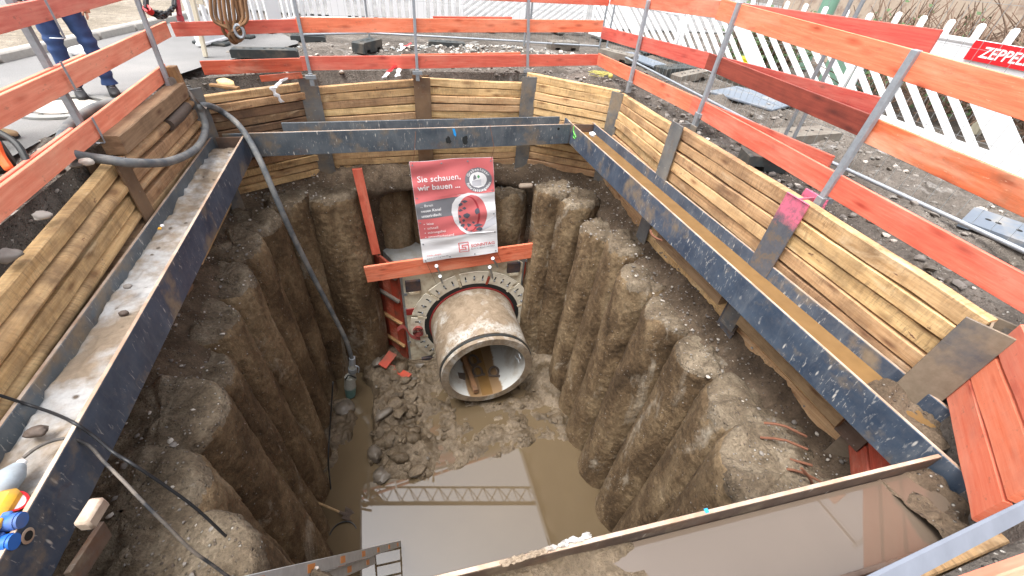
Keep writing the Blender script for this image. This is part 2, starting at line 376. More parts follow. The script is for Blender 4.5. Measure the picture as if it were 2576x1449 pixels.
def asphalt():
    t = NT('asphalt'); a = t.noise(t.pos, .5, 6, .6); b = t.noise(t.pos, 90, 3, .6)
    c = t.ramp(a, [(.3, (.13, .128, .125)), (.5, (.175, .172, .168)), (.7, (.23, .222, .212))]); c = t.mix(.5, c, t.ramp(b, [(.3, .3), (.7, .7)]), 'OVERLAY')
    MAT['asphalt'] = t.done(c, .8, t.bump(b, .4, .006))
asphalt()
def water(name, c0, c1, rough=.02, spec=1.0, ior=1.5, sc=1.1):
    t = NT(name); n = t.noise(t.pos, sc, 5, .6); n2 = t.noise(t.pos, 1.7, 2, .5)
    MAT[name] = t.done(t.mix(n, c0, c1), rough, t.bump(n2, .012, .01), 0., spec, ior)
water('brown_water', (.098, .070, .040), (.125, .092, .054), spec=1., ior=1.6)
water('trough_water', (.10, .075, .055), (.14, .108, .082), ior=1.55)
water('ochre_water', (.15, .082, .028), (.25, .145, .055), .12, sc=5.)
plain('strip_steel', (.16, .175, .21), .55, 0, .3, bump=.15, sc=12)
def crust():
    t = NT('mortar'); p = t.pos; a = t.noise(p, 2.6, 6, .6); b = t.noise(p, 22, 5, .65); q = t.noise(p, 1.5, 5, .6, .4)
    c = t.mix(t.ramp(a, [(.44, 0.), (.6, 1.)]), (.24, .185, .13), (.40, .395, .385)); c = t.mix(.4, c, t.ramp(b, [(.3, .3), (.7, .72)]), 'OVERLAY')
    v = t.vor(p, 9, 'F1'); vc = t.sep(t.vor(p, 9, 'F1', 'Color')); pm = t.math('MULTIPLY', t.ramp(v, [(.1, 1.), (.2, 0.)]), t.math('GREATER_THAN', vc[0], .6))
    c = t.mix(pm, c, (.10, .075, .055))
    MAT['mortar'] = t.done(c, .8, t.bump(t.math('MULTIPLY_ADD', b, .5, a), .6, .02))
crust()
def pink_m():
    t = NT('pink_steel'); n = t.noise(t.rvec(t.obj), 9, 5, .7); z = t.sep(t.obj)[0]; b = t.noise(t.rvec(t.obj), 22, 4, .6)
    base = t.mix(b, (.05, .06, .08), (.14, .14, .15)); base = t.mix(t.ramp(n, [(.5, 0.), (.6, .8)]), base, (.16, .12, .085))
    f = t.ramp(t.math('MULTIPLY_ADD', n, 1.3, t.math('MULTIPLY', z, 1.1)), [(1.30, 0.), (1.62, 1.)]) if False else t.ramp(t.math('ADD', t.math('MULTIPLY', n, .9), t.math('MULTIPLY', t.math('SUBTRACT', z, .72), 2.4)), [(.44, 0.), (.72, 1.)])
    MAT['pink_steel'] = t.done(t.mix(t.math('MULTIPLY', f, t.ramp(b, [(.32, .35), (.55, 1.)])), base, (.66, .15, .23)), .6, t.bump(b, .15, .003))
pink_m()
def pipe_m():
    t = NT('pipe_concrete'); p = t.scale(t.obj, (1, 1.0, .8)); a = t.noise(p, 1.7, 6, .65, .3); b = t.noise(p, 16, 5, .65); fine = t.noise(p, 60, 3, .6)
    c = t.mix(b, (.36, .345, .31), (.50, .48, .44)); f = t.math('MAXIMUM', t.ramp(a, [(.37, 0.), (.50, 1.)]), t.ramp(b, [(.46, 0.), (.62, .9)]))
    c = t.mix(f, c, t.mix(t.ramp(t.noise(p, 7, 6, .75, .6), [(.3, 0.), (.7, 1.)]), (.13, .092, .058), (.30, .235, .165)))
    MAT['pipe_concrete'] = t.done(c, .8, t.bump(t.math('ADD', f, b), .3, .012))
    t = NT('pipe_inside'); a = t.noise(t.pos, 2.4, 6, .7, .4); z = t.sep(t.pos)[2]
    low = t.ramp(t.math('MULTIPLY_ADD', a, -.12, t.math('SUBTRACT', z, -5.64)), [(0., 1.), (.02, 0.)])
    c = t.mix(t.ramp(a, [(.46, 0.), (.68, .8)]), (.56, .57, .55), (.34, .28, .20)); c = t.mix(low, c, (.24, .15, .075))
    MAT['pipe_inside'] = t.done(c, .5)
pipe_m()
plain('galvanised', (.33, .36, .39), .42, .3, .3, bump=.1)
plain('galvanised_dull', (.25, .27, .285), .5, .25, .3)
plain('rubber', (.018, .021, .021), .6, 0, .4, bump=.2)
dirty('rubber_foot', (.028, .034, .034), (.13, .11, .085), .35, .65)
dirty('concrete_foot', (.20, .18, .15), (.12, .09, .07), .5, .85)
plain('white_plastic', (.82, .83, .83), .4, 0, .03)
dirty('blue_grey_plate', (.14, .17, .21), (.3, .28, .25), .3, .5)
plain('jeans', (.026, .060, .165), .85, 0, .5, bump=.25, sc=14)
plain('shoe_black', (.018, .018, .02), .6, 0, .4)
plain('tan_leather', (.36, .25, .14), .75, 0, .25)
plain('jacket_dark', (.03, .035, .045), .8, 0, .3)
plain('skin', (.58, .34, .24), .55, 0, .06)
plain('hair', (.05, .03, .02), .7)
plain('hivis', (.45, .72, .05), .6, 0, .1)
plain('hivis_orange', (.85, .14, .03), .6, 0, .1)
dirty('rope_fibre', (.23, .125, .06), (.10, .06, .035), .4, .9)
dirty('hose_grey', (.085, .098, .11), (.25, .24, .22), .6, .65)
plain('cable_black', (.014, .015, .017), .5)
dirty('cable_muddy', (.022, .024, .028), (.25, .21, .17), .6, .7)
dirty('strap_web', (.25, .21, .18), (.14, .11, .09), .5, .9)
plain('red_paint', (.26, .025, .022), .5, 0, .3)
plain('sign_red', (.62, .012, .018), .45, 0, .02)
plain('sign_yellow', (.85, .60, .02), .45, 0, .02)
plain('sign_white', (.88, .88, .88), .5, 0, .02)
plain('sign_black', (.02, .02, .022), .5)
plain('print_red', (.64, .16, .165), .5, 0, .05)
plain('print_grey', (.20, .205, .225), .5, 0, .05)
plain('print_pale', (.60, .61, .65), .5, 0, .04)
plain('print_green', (.12, .38, .16), .5, 0, .05)
plain('print_dark', (.10, .11, .14), .5, 0, .1)
plain('print_maroon', (.42, .045, .06), .5, 0, .2)
def vinyl():
    t = NT('vinyl'); a = t.noise(t.obj, 5, 4, .6); k = t.noise(t.rvec(t.obj, (1, 1, 7)), 2.2, 3, .55)
    MAT['vinyl'] = t.done(t.mix(a, (.76, .77, .79), (.86, .86, .87)), .38, t.bump(k, .35, .02))
vinyl()
dirty('ivory_paint', (.66, .60, .46), (.38, .25, .13), .42, .55)
dirty('segment_paint', (.70, .655, .54), (.40, .30, .19), .36, .5)
dirty('black_plate', (.03, .035, .05), (.16, .085, .05), .6, .6)
dirty('form_red', (.40, .045, .018), (.16, .075, .05), .6, .6)
plain('foam_pink', (.72, .60, .56), .8, 0, .1)
dirty('concrete_grey', (.27, .275, .265), (.19, .17, .14), .45, .85)
plain('stone', (.20, .18, .16), .8, 0, .45, bump=.5, sc=9)
plain('stone_pale', (.45, .41, .36), .8, 0, .3, bump=.4, sc=9)
plain('stone_wet', (.12, .10, .078), .45, 0, .4, bump=.6, sc=7)
dirty('brick_pale', (.44, .35, .27), (.20, .12, .09), .35, .85)
plain('rust_bar', (.15, .06, .032), .85, 0, .35, bump=.4)
dirty('yellow_plastic', (.75, .40, .03), (.30, .2, .1), .45, .5)
dirty('blue_plastic', (.02, .13, .48), (.16, .16, .18), .45, .45)
dirty('grey_plastic', (.36, .42, .47), (.24, .23, .21), .5, .45)
plain('yellow_hose', (.80, .70, .03), .5)
plain('string_yellow', (.46, .43, .12), .7)
plain('green_box', (.18, .33, .24), .5, 0, .06)
plain('spray_pink', (.62, .13, .22), .6, 0, .2)
plain('strap_red', (.27, .06, .05), .7, 0, .3)
plain('spray_blue', (.02, .33, .80), .6, 0, .1)
plain('spray_green', (.20, .85, .10), .6, 0, .1)
plain('cloth_white', (.80, .80, .80), .8, 0, .05)
plain('pump_metal', (.42, .42, .38), .5, .4, .3)
plain('teal', (.10, .20, .18), .6, 0, .4)
plain('aluminium', (.46, .47, .46), .5, .1, .3, bump=.2, sc=14)
plain('label_orange', (.70, .26, .06), .5, 0, .1)
plain('twig', (.20, .13, .09), .9, 0, .4)
plain('leaf_green', (.06, .11, .035), .7, 0, .4)
plain('kerb_stone', (.36, .34, .31), .85, 0, .25, bump=.3, sc=20)
plain('iron', (.10, .075, .06), .7, .2, .4)
plain('wire', (.30, .33, .33), .5, .3, .2)
# ------------------------------------------------------------------ pit outline
PIT = [(-2.55, 6.78), (-1.05, 7.55), (.66, 7.60), (2.52, 7.66), (4.0, 6.80), (3.74, 4.62), (3.68, 2.62), (3.72, 1.0), (2.82, .13), (.3, .10), (-2.0, .10), (-2.42, .5), (-2.42, 1.7), (-2.42, 4.30)]
PC = np.array([.66, 3.7])
def pit_r(th):
    """distance from the pit centre to its outline in direction th"""
    th = np.asarray(th); out = np.full(th.shape, 1e9); dx, dy = np.cos(th), np.sin(th)
    for i in range(len(PIT)):
        ax, ay = np.array(PIT[i]) - PC; bx, by = np.array(PIT[(i + 1) % len(PIT)]) - PC
        ex, ey = bx - ax, by - ay; den = dx * ey - dy * ex
        with np.errstate(divide='ignore', invalid='ignore'):
            t = (ax * ey - ay * ex) / den; u = (ax * dy - ay * dx) / den
        ok = (t > 0) & (u >= -1e-6) & (u <= 1 + 1e-6); out = np.where(ok & (t < out), t, out)
    return out
def ss(a, b, x): t = np.clip((x - a) / (b - a), 0, 1); return t * t * (3 - 2 * t)

def ground_h(x, y):
    P = np.stack([x, y, np.zeros_like(x)], -1); th = np.arctan2(y - PC[1], x - PC[0]); d = np.hypot(x - PC[0], y - PC[1]) - pit_r(th)
    rough = np.where(x < -2.75, ss(-3.4, -2.7, x) * .8 + .04, 1.) * (1 - ss(4.2, 7, d)) * (1 - .8 * ss(9.2, 10.2, y)) + .03 * (1 - ss(7, 12, d))
    h = .045 * fbm(P * 1.3, 3, 3) + .034 * fbm(P * 4.5, 3, 9) + .016 * fbm(P * 14, 3, 21)
    h = h * rough - .05 - .16 * (1 - ss(3.2, 4.6, y)) * (1 - ss(-2.6, -2.2, x)) * ss(-3.2, -2.8, x) + .035 * ss(3.7, 4.4, x) * (1 - ss(4.5, 6, d)) * (1 - ss(4.6, 6.5, y)) - .03 * ss(5.5, 6.6, y) * (1 - ss(.5, 1.5, d)) - .02 * (1 - ss(0, .4, d))
    lump = np.exp(-((x - 1.9) ** 2 / 1.6 + (y - 9.3) ** 2 / .25)) * (.05 + .05 * np.maximum(0, ridged(P * 5, 3, 40)))
    return h + np.maximum(lump, 0)
def build_ground():
    N = 520; th = np.linspace(0, 2 * np.pi, N, endpoint=False); r0 = pit_r(th) + .09
    ds = np.concatenate([np.linspace(0, 4.2, 92), 4.2 + np.cumsum(np.linspace(.1, 1.2, 22)), [24, 40, 80, 160, 400]])
    V = []
    for k, d in enumerate(ds):
        x = PC[0] + (r0 + d) * np.cos(th); y = PC[1] + (r0 + d) * np.sin(th); h = ground_h(x, y)
        V.append(np.stack([x, y, h if d < 20 else np.full_like(x, -.06)], -1))
        if k == 0: V[0][:, 2] = -.06
    lip = V[0].copy(); lip[:, 2] = -1.3; V = [lip] + V
    V = np.concatenate(V); o = npmesh('ground', V, gridF(len(ds) + 1, N, True), MAT['ground_dirt']); tag(o, kind='structure')
build_ground()
def sheet(name, pts, z, mat, kind='structure'):
    m = MB(); m.add([(p[0], p[1], z) for p in pts], [tuple(range(len(pts)))]); o = m.build(name, MAT[mat], smooth=0); tag(o, kind=kind); return o

# asphalt road on the left and behind the fences, verge and kerb between its two carriageways
KA, KB = Vector((-5.35, 3.9)), Vector((-3.35, 13.2))
kd = (KB - KA).normalized(); kn = Vector((-kd.y, kd.x))
def kp(s, o): p = KA + kd * s + kn * o; return (p.x, p.y)
edge_in = [(-3.05, -6), (-2.98, 2.5), (-2.95, 4.2), (-2.85, 5.4), (-2.75, 6.4), (-2.35, 7.6), (-1.75, 8.6), (-1.35, 9.4)]
sheet('asphalt_road', edge_in + [(-1.35, 9.6), kp(9.9, 0), kp(-12, 0)], -.012, 'asphalt')
sheet('verge', [kp(-12, .16), kp(9.9, .16), kp(9.9, 2.3), kp(-12, 2.3)], .085, 'verge_sand')
sheet('far_road', [kp(-12, 2.3), kp(9.9, 2.3), kp(9.9, 20), kp(-12, 20)], -.006, 'asphalt')
sheet('back_road', [kp(9.9, -1.2), (-.2, 13.4), (7.0, 13.6), (30, 16), (30, 60), kp(60, 0), kp(60, 20), kp(9.9, 20)], -.016, 'asphalt')
kerb = thing('kerb', 'weathered grey stone kerb between asphalt and sandy verge', 'kerb', (KA.x, KA.y, 0))
for k in range(-6, 11):
    m = MB(); a = kp(k * .9, .08); b = kp(k * .9 + .885, .08); m.beam((*a, .03), (*b, .03), .15, .14, ch=.025); m.build('kerb_stone', MAT['kerb_stone'], kerb)

# ------------------------------------------------------------------ bars and planks in their own frame
def framed(name, me, mid, X, Y, Z, parent):
    o = bpy.data.objects.new(name, me); COL.objects.link(o); o.parent = parent
    R = Matrix((X, Y, Z)).transposed(); o.matrix_local = Matrix.Translation(Vector(mid) - wl(parent)) @ R.to_4x4(); return o
def axes(a, b, up=(0, 0, 1)):
    a, b = Vector(a), Vector(b); X = (b - a).normalized(); Z = Vector(up); Z = (Z - X * Z.dot(X)).normalized(); return X, Z.cross(X), Z, (b - a).length
def bar(name, a, b, wd, ht, mat, parent=None, up=(0, 0, 1), ch=.003):
    X, Y, Z, L = axes(a, b, up); m = MB(); m.frame((0, 0, 0), Vector((1, 0, 0)), Vector((0, 1, 0)), Vector((0, 0, 1)), L, wd, ht, ch)
    me = bpy.data.meshes.new(name); me.from_pydata(m.v, [], m.f); me.materials.append(MAT[mat])
    bm = bmesh.new(); bm.from_mesh(me); bmesh.ops.recalc_face_normals(bm, faces=bm.faces); bm.to_mesh(me); bm.free()
    return framed(name, me, (Vector(a) + Vector(b)) / 2, X, Y, Z, parent)
def plank(name, a, b, th, ht, mat, parent, seed, up=(0, 0, 1), wav=.006, n=14, ch=.008, log=False):
    """sawn plank with uneven waney edges; face is local -Y"""
    X, Y, Z, L = axes(a, b, up); hy, hz = th / 2, ht / 2
    if log: sec = [(-hy, -hz * .75), (-hy * 1.5, -hz * .35), (-hy * 1.65, 0), (-hy * 1.5, hz * .4), (-hy, hz * .8), (-hy * .3, hz), (hy, hz), (hy, -hz), (-hy * .3, -hz)]
    else: sec = [(-hy, -hz + ch), (-hy, 0), (-hy, hz - ch), (-hy + ch, hz), (hy - ch, hz), (hy, hz - ch), (hy, -hz + ch), (hy - ch, -hz), (-hy + ch, -hz)]
    ns = len(sec); xs = np.linspace(-L / 2, L / 2, n + 1); S = np.array(sec)
    q = np.stack([xs * 2.1 + seed * 7.7, np.full_like(xs, seed * 3.1), np.zeros_like(xs)], -1)
    top = wav * fbm(q, 3, 1); bot = wav * fbm(q + 50, 3, 2); fr = wav * .3 * fbm(q + 90, 2, 3); V = []
    for i in range(n + 1):
        for (yy, zz) in S:
            j = .2 * wav * math.sin(i * 12.9 + zz * 780 + seed)
            V.append((xs[i], yy + fr[i] + (j if yy < 0 else 0), zz + (top[i] if zz > 0 else bot[i] if zz < 0 else 0)))
    F = [(i * ns + k, i * ns + (k + 1) % ns, (i + 1) * ns + (k + 1) % ns, (i + 1) * ns + k) for i in range(n) for k in range(ns)] + [tuple(range(ns)), tuple(n * ns + k for k in range(ns - 1, -1, -1))]
    me = bpy.data.meshes.new(name); me.from_pydata(V, [], F); me.materials.append(MAT[mat])
    bm = bmesh.new(); bm.from_mesh(me); bmesh.ops.recalc_face_normals(bm, faces=bm.faces); bm.to_mesh(me); bm.free()
    me.polygons.foreach_set('use_smooth', [True] * len(me.polygons)); me.set_sharp_from_angle(angle=R_(38))
    return framed(name, me, (Vector(a) + Vector(b)) / 2, X, Y, Z, parent)

# ------------------------------------------------------------------ soldier piles and timber lagging
def soldier_pile(label, x, y, ang, ztop, zbot=-1.95, w=.27, mat='pile_steel', extra=None):
    """ang = direction its face looks (radians)"""
    n = Vector((math.cos(ang), math.sin(ang), 0)); s = Vector((-n.y, n.x, 0)); t = thing('soldier_pile', label, 'steel pile', (x, y, zbot), 'steel soldier piles holding the timber lagging')
    p = Vector((x, y, 0)); T = Vector((0, 0, ztop)); B = Vector((0, 0, zbot))
    bar('front_flange', p + B, p + T, w, .018, mat, t, up=n, ch=.002)
    bar('web', p - n * .10 + B, p - n * .10 + T, .014, .178, mat, t, up=n, ch=.001)
    bar('back_flange', p - n * .20 + B, p - n * .20 + T - Vector((0, 0, .004)), w, .018, mat, t, up=n, ch=.002)
    return t
def zpx(px, P0, P1): return GV(px[0], px[1], P0, P1).z
def bay(label, P0, P1, z0, z1, h, n, mats, seed, zend=-1.66, th=.085, log=(), sag=0., name='timber_lagging', h_last=None):
    """stack of planks between two piles; z0,z1 = top at each end"""
    r = random.Random(seed)
    if hasattr(z0, '__len__'): z0 = zpx(z0, P0, P1)
    if hasattr(z1, '__len__'): z1 = zpx(z1, P0, P1)
    P0, P1 = Vector((*P0, 0)), Vector((*P1, 0)); mid = (P0 + P1) / 2
    t = thing(name, label, 'timber lagging', (mid.x, mid.y, zend), 'timber lagging bays between the steel piles')
    c = Vector((PC[0], PC[1], 0)); d = (P1 - P0).normalized(); nr = Vector((-d.y, d.x, 0))
    if nr.dot(c - mid) > 0: P0, P1, z0, z1 = P1, P0, z1, z0; d = -d       # so that local -Y looks into the pit
    hs0 = (z0 - zend) / n; hs1 = (z1 - zend) / n
    for k in range(n):
        a0 = z0 - (k + .5) * hs0 + r.uniform(-.006, .006); a1 = z1 - (k + .5) * hs1 + r.uniform(-.006, .006)
        off = r.uniform(-.018, .018); q = Vector((-d.y, d.x, 0)) * off
        m = r.choice(mats) if k else mats[0]
        plank('plank', P0 + q + Vector((0, 0, a0)), P1 + q + Vector((0, 0, a1)), th, (hs0 + hs1) / 2 - r.uniform(.006, .02), m, t, seed * 31 + k, wav=.0055, log=(k in log))
    return t
LT = ['lagging_timber', 'lagging_timber', 'lagging_pale', 'lagging_timber']; LP = ['lagging_pale', 'lagging_pale', 'lagging_timber']; LD = ['lagging_dark', 'lagging_timber', 'lagging_dark', 'lagging_dark', 'lagging_timber']
# pile front faces (xy), planks sit behind them
soldier_pile('dark steel pile at the back left corner behind the hose loop', -2.27, 6.50, R_(-40), -.06, w=.2)
soldier_pile('blue grey steel pile on the back wall left of the banner', -1.03, 7.40, R_(-84), -.11, mat='pile_steel')
soldier_pile('brown rusty steel pile in the middle of the back wall', .68, 7.45, R_(-90), -.10, mat='pile_rust')
soldier_pile('scuffed grey steel pile on the back wall right of the banner', 2.53, 7.47, R_(-90), -.06, mat='pile_steel')
soldier_pile('narrow steel pile at the back right corner of the timber', 3.84, 6.66, R_(215), -.09, w=.22)
soldier_pile('scratched blue steel pile on the right wall behind the middle post', 3.60, 4.60, R_(180), .07, w=.25)
pk = soldier_pile('steel pile sprayed pink at its top on the right wall', 3.59, 2.60, R_(180), .05, w=.26, mat='pink_steel')
mu = soldier_pile('wide muddy steel pile at the near right corner', 3.58, .96, R_(203), -.02, w=.25, mat='mud_plate')
soldier_pile('brown rusty steel pile on the left wall below the squared timber', -2.28, 4.32, R_(0), -.10, w=.2, mat='pile_rust')
soldier_pile('steel pile on the left wall beside the near waler end', -2.28, 1.62, R_(0), -.10, w=.2)
PLX = [(-2.36, 1.62), (-2.36, 4.32), (-2.36, 6.50)]
bay('weathered round timbers of the near left wall beside the crusted beam', PLX[0], PLX[1], -.31, -.10, .13, 11, LT, 11, log=(1, 3), th=.09)
bay('timbers of the left wall under the squared beam and hose loop', PLX[1], PLX[2], -.13, -.16, .13, 12, LT, 12, log=(0, 2))
bay('darker timbers of the back left corner under the white rag', (-2.44, 6.70), (-1.03, 7.49), (515, 238), (757, 206), .13, 12, ['lagging_timber', 'lagging_timber', 'lagging_dark', 'lagging_timber'], 13)
bay('sloping timbers of the back wall left of the rusty pile', (-1.03, 7.50), (.68, 7.55), (800, 218), (1045, 196), .13, 12, LT, 14)
bay('pale level timbers of the back wall right of the rusty pile', (.68, 7.55), (2.53, 7.57), (1078, 196), (1320, 207), .13, 12, LP, 15)
bay('timbers of the back right corner below the yellow string', (2.53, 7.60), (3.93, 6.76), (1350, 184), (1552, 226), .13, 12, LT, 16)
bay('timbers of the right wall farthest from the camera', (3.95, 6.74), (3.71, 4.6), (1566, 236), (1697, 313), .14, 12, LT, 17)
bay('timbers of the right wall between the blue and the pink pile', (3.69, 4.6), (3.68, 2.6), .04, .03, .14, 12, LT, 18)
bay('clean thick timbers of the near right wall in front of the muddy pile', (3.68, 2.6), (3.66, 1.0), .035, .0, .16, 11, ['lagging_timber', 'lagging_pale', 'lagging_timber'], 19)
bay('orange boards closing the near right corner of the pit', (3.71, .90), (2.88, .20), .05, .05, .225, 3, ['orange_pale'], 20, zend=-.63, th=.045, name='board_lagging')
bay('orange boards below the near end of the right beam', (3.60, .98), (2.9, .30), -1.02, -1.02, .225, 2, ['orange_dirty'], 24, zend=-1.5, th=.045, name='board_lagging')
bay('timbers of the near wall right of the ladder', (2.74, .10), (.3, .08), -.45, -.45, .14, 8, LT, 21)
bay('timbers of the near wall left of the ladder', (.24, .08), (-2.3, .10), .0, .0, .14, 11, LT, 22)
bay('timbers of the near left corner of the pit', (-2.36, .15), (-2.36, 1.56), -.05, -.1, .14, 11, LT, 23)
# squared timber on top of the left wall, half log with bark below it
t = thing('squared_timber', 'heavy squared timber lying on top of the left wall', 'timber', (-2.36, 5.3, -.1))
plank('beam', (-2.37, 6.36, -.035), (-2.37, 4.5, -.035), .16, .17, 'sawn_timber', t, 5, wav=.006)
m = MB(); m.tube([(-2.31, 5.55, -.2), (-2.30, 5.9, -.195), (-2.31, 6.2, -.19)], [.06, .066, .06], 10); o = m.build('bark_log', MAT['iron']); tag(o, 'short reddish log with bark wedged under the squared timber', 'log')

# ------------------------------------------------------------------ walers
ZT, ZB, ZW = -.65, -.99, -.82
def waler(label, a, b, n, depth, mats, ext=(0, 0, 0, 0), gap=.0):
    """a-b inner flange line at the top, n = direction away from the pit"""
    a, b, n = Vector((*a, 0)), Vector((*b, 0)), Vector((*n, 0)).normalized(); d = (b - a).normalized(); mid = (a + b) / 2
    t = thing('waler_beam', label, 'steel beam', (mid.x, mid.y, ZB), 'steel waler beams framing the pit')
    zz = Vector((0, 0, (ZT + ZB) / 2)); H = ZT - ZB
    def fl(nm, o, e0, e1, mt):
        f = bar(nm, a + n * o + zz - d * e0, b + n * o + zz + d * e1, .026, H, mt, t, ch=.004); return f
    fl('inner_flange', .013, ext[0], ext[1], mats[0]); fl('outer_flange', depth - .013, ext[2], ext[3], mats[1])
    bar('web', a + n * (depth / 2) + Vector((0, 0, ZW - .01)) - d * (ext[0] - .002), b + n * (depth / 2) + Vector((0, 0, ZW - .01)) + d * (ext[1] - .002), depth - .056, .02, mats[2], t, ch=0)
    return t
wr = waler('long blue steel beam on the right carrying rusty water', (3.165, .12), (3.165, 7.02), (1, 0), .45, ('blue_steel', 'blue_steel', 'rust_steel'), (0, .13, -.1, -.2))
wb = waler('dark steel beam across the back of the pit with blue paint mark', (-2.3, 6.545), (3.148, 6.80), (-.047, 1), .44, ('grey_steel', 'grey_steel', 'rust_steel'), (-.15, 0, -.85, .0))
wlb = waler('steel beam on the left with its channel full of mortar', (-1.835, .6), (-1.865, 6.545), (-1, -.004), .40, ('navy_steel', 'grey_steel', 'rust_steel'), (0, 0, 0, -.1))
wn = waler('rusty steel beam in the foreground with muddy water in it', (-1.82, .735), (3.15, .545), (-.038, -1), .44, ('rust_steel', 'rust_steel', 'rust_steel'), (0, 0, 0, .1))
# top edges scuffed to bare tan metal
for t_, a, b, w_ in ((wr, (3.178, .14, ZT), (3.178, 7.0, ZT), .02), (wlb, (-1.848, .62, ZT), (-1.876, 6.53, ZT), .022), (wr, (3.603, .3, ZT), (3.603, 6.9, ZT), .02), (wb, (-1.9, 6.577, ZT), (3.14, 6.812, ZT), .018), (wlb, (-2.222, .62, ZT), (-2.252, 6.4, ZT), .02), (wn, (-1.8, .72, ZT), (3.14, .532, ZT), .02)):
    bar('scuffed_edge', a, b, w_, .004, 'edge_rust', t_, ch=0)
# end plates, stiffeners, holes and cleats of the walers
bar('end_plate', (3.195, 6.84, (ZT + ZB) / 2), (3.585, 6.80, (ZT + ZB) / 2), .02, .32, 'rust_steel', wr)
bar('stiffener', (-2.2, 6.42, -.73), (-1.9, 6.44, -.73), .02, .16, 'rust_steel', wlb)
def disc(name, c, n, r, mat, parent, th=.003, seg=18):
    m = MB(); c = Vector(c); n = Vector(n).normalized(); m.tube([c, c + n * th], r, seg); return m.build(name, MAT[mat], parent)
for (px, py) in ((1412, 322), (1446, 340)): pass
h_ = GY(1405, 324, 6.79); disc('bolt_hole', h_ + Vector((0, -.0, 0)), (0, -1, 0), .022, 'dark_hole', wb)
h_ = GX(70, 1348, -1.833); disc('hole_rim', h_, (1, 0, 0), .036, 'edge_rust', wlb, .002); disc('bolt_hole', h_ + Vector((.003, 0, 0)), (1, 0, 0), .022, 'dark_hole', wlb, .002)
# cut pile stubs and cleats that show below the walers
for lab, px, py, X, wdt, mt in (('grey steel cleat hanging below the right beam in mid length', 1838, 800, 3.5, .2, 'pile_steel'), ('small dark steel plate welded under the near end of the right beam', 2150, 1085, 3.45, .22, 'rust_steel')):
    p = GX(px, py, X); t = thing('steel_cleat', lab, 'steel cleat', (p.x, p.y, p.z - .2)); bar('plate', p + Vector((0, 0, -.13)), p + Vector((0, 0, .2)), wdt, .02, mt, t, up=(1, 0, 0)); bar('rib', p + Vector((.06, 0, -.1)), p + Vector((.06, 0, .2)), .015, .1, mt, t, up=(1, 0, 0))
# timber wale hidden behind the right beam
for k, (pa, pb) in enumerate((((1655, 615), (1805, 785)), ((1870, 800), (2120, 1065)))):
    a = GX(*pa, 3.45); b = GX(*pb, 3.45); t = thing('packing_timber', ('timber packed under the far half of the right beam', 'timber packed under the near half of the right beam')[k], 'timber', (a.x, a.y, a.z), 'timbers packed under the right beam')
    a.z = b.z = -1.22; plank('beam', a, b, .12, .17, 'sawn_timber', t, 40 + k, wav=.006)

# contents of the channels
def channel_fill(name, s0, s1, fx, mat, kind, label=None, cat=None, amp=.02, base=-.78, n=150, m_=14, parent=None, seed=5):
    S, T = np.meshgrid(np.linspace(0, 1, n), np.linspace(0, 1, m_), indexing='ij'); X, Y = fx(s0 + (s1 - s0) * S, T)
    P = np.stack([X, Y, np.zeros_like(X)], -1).reshape(-1, 3); h = base + amp * (fbm(P * 2.2, 4, seed) + .8 * np.maximum(0, ridged(P * 6, 3, seed + 3)))
    e = np.minimum(T, 1 - T).reshape(-1); h = h - .03 * (1 - ss(0, .12, e)) * np.abs(fbm(P * 5, 2, seed + 8))
    P[:, 2] = h; o = npmesh(name, P, gridF(n, m_), MAT[mat], parent); tag(o, label, cat, None, kind); return o
channel_fill('mortar_fill', .75, 6.35, lambda s, t: (-2.222 + .352 * t - .005 * s, s), 'mortar', 'stuff', 'grey mortar crust spilled along the left steel channel', 'mortar', .024, -.765, 300, 24)
sheet('rusty_water', [(3.192, .62), (3.588, .62), (3.588, 6.78), (3.192, 6.82)], -.79, 'ochre_water')
sheet('trough_water', [(-1.7, .70), (3.12, .515), (3.1, .135), (-1.7, .32)], -.772, 'trough_water')
channel_fill('trough_mud', -1.7, 1.02, lambda s, t: (s, .665 - .038 * (s + .1) - .365 * t), 'mud', 'stuff', 'wet mud left in the near steel channel', 'mud', .02, -.765, 60, 12, seed=15)
def gravel_end(s, t): return (s, .54 - .38 * t)
channel_fill('channel_gravel', 2.72, 3.14, gravel_end, 'bank_earth', 'stuff', 'wet gravel at the right end of the near steel channel', 'gravel', .05, -.76, 40, 24, seed=25)
channel_fill('channel_debris', .58, 1.15, lambda s, t: (3.2 + .38 * t, s), 'bank_earth', 'stuff', 'grit at the near end of the right steel channel', 'gravel', .05, -.80, 40, 24, seed=29)
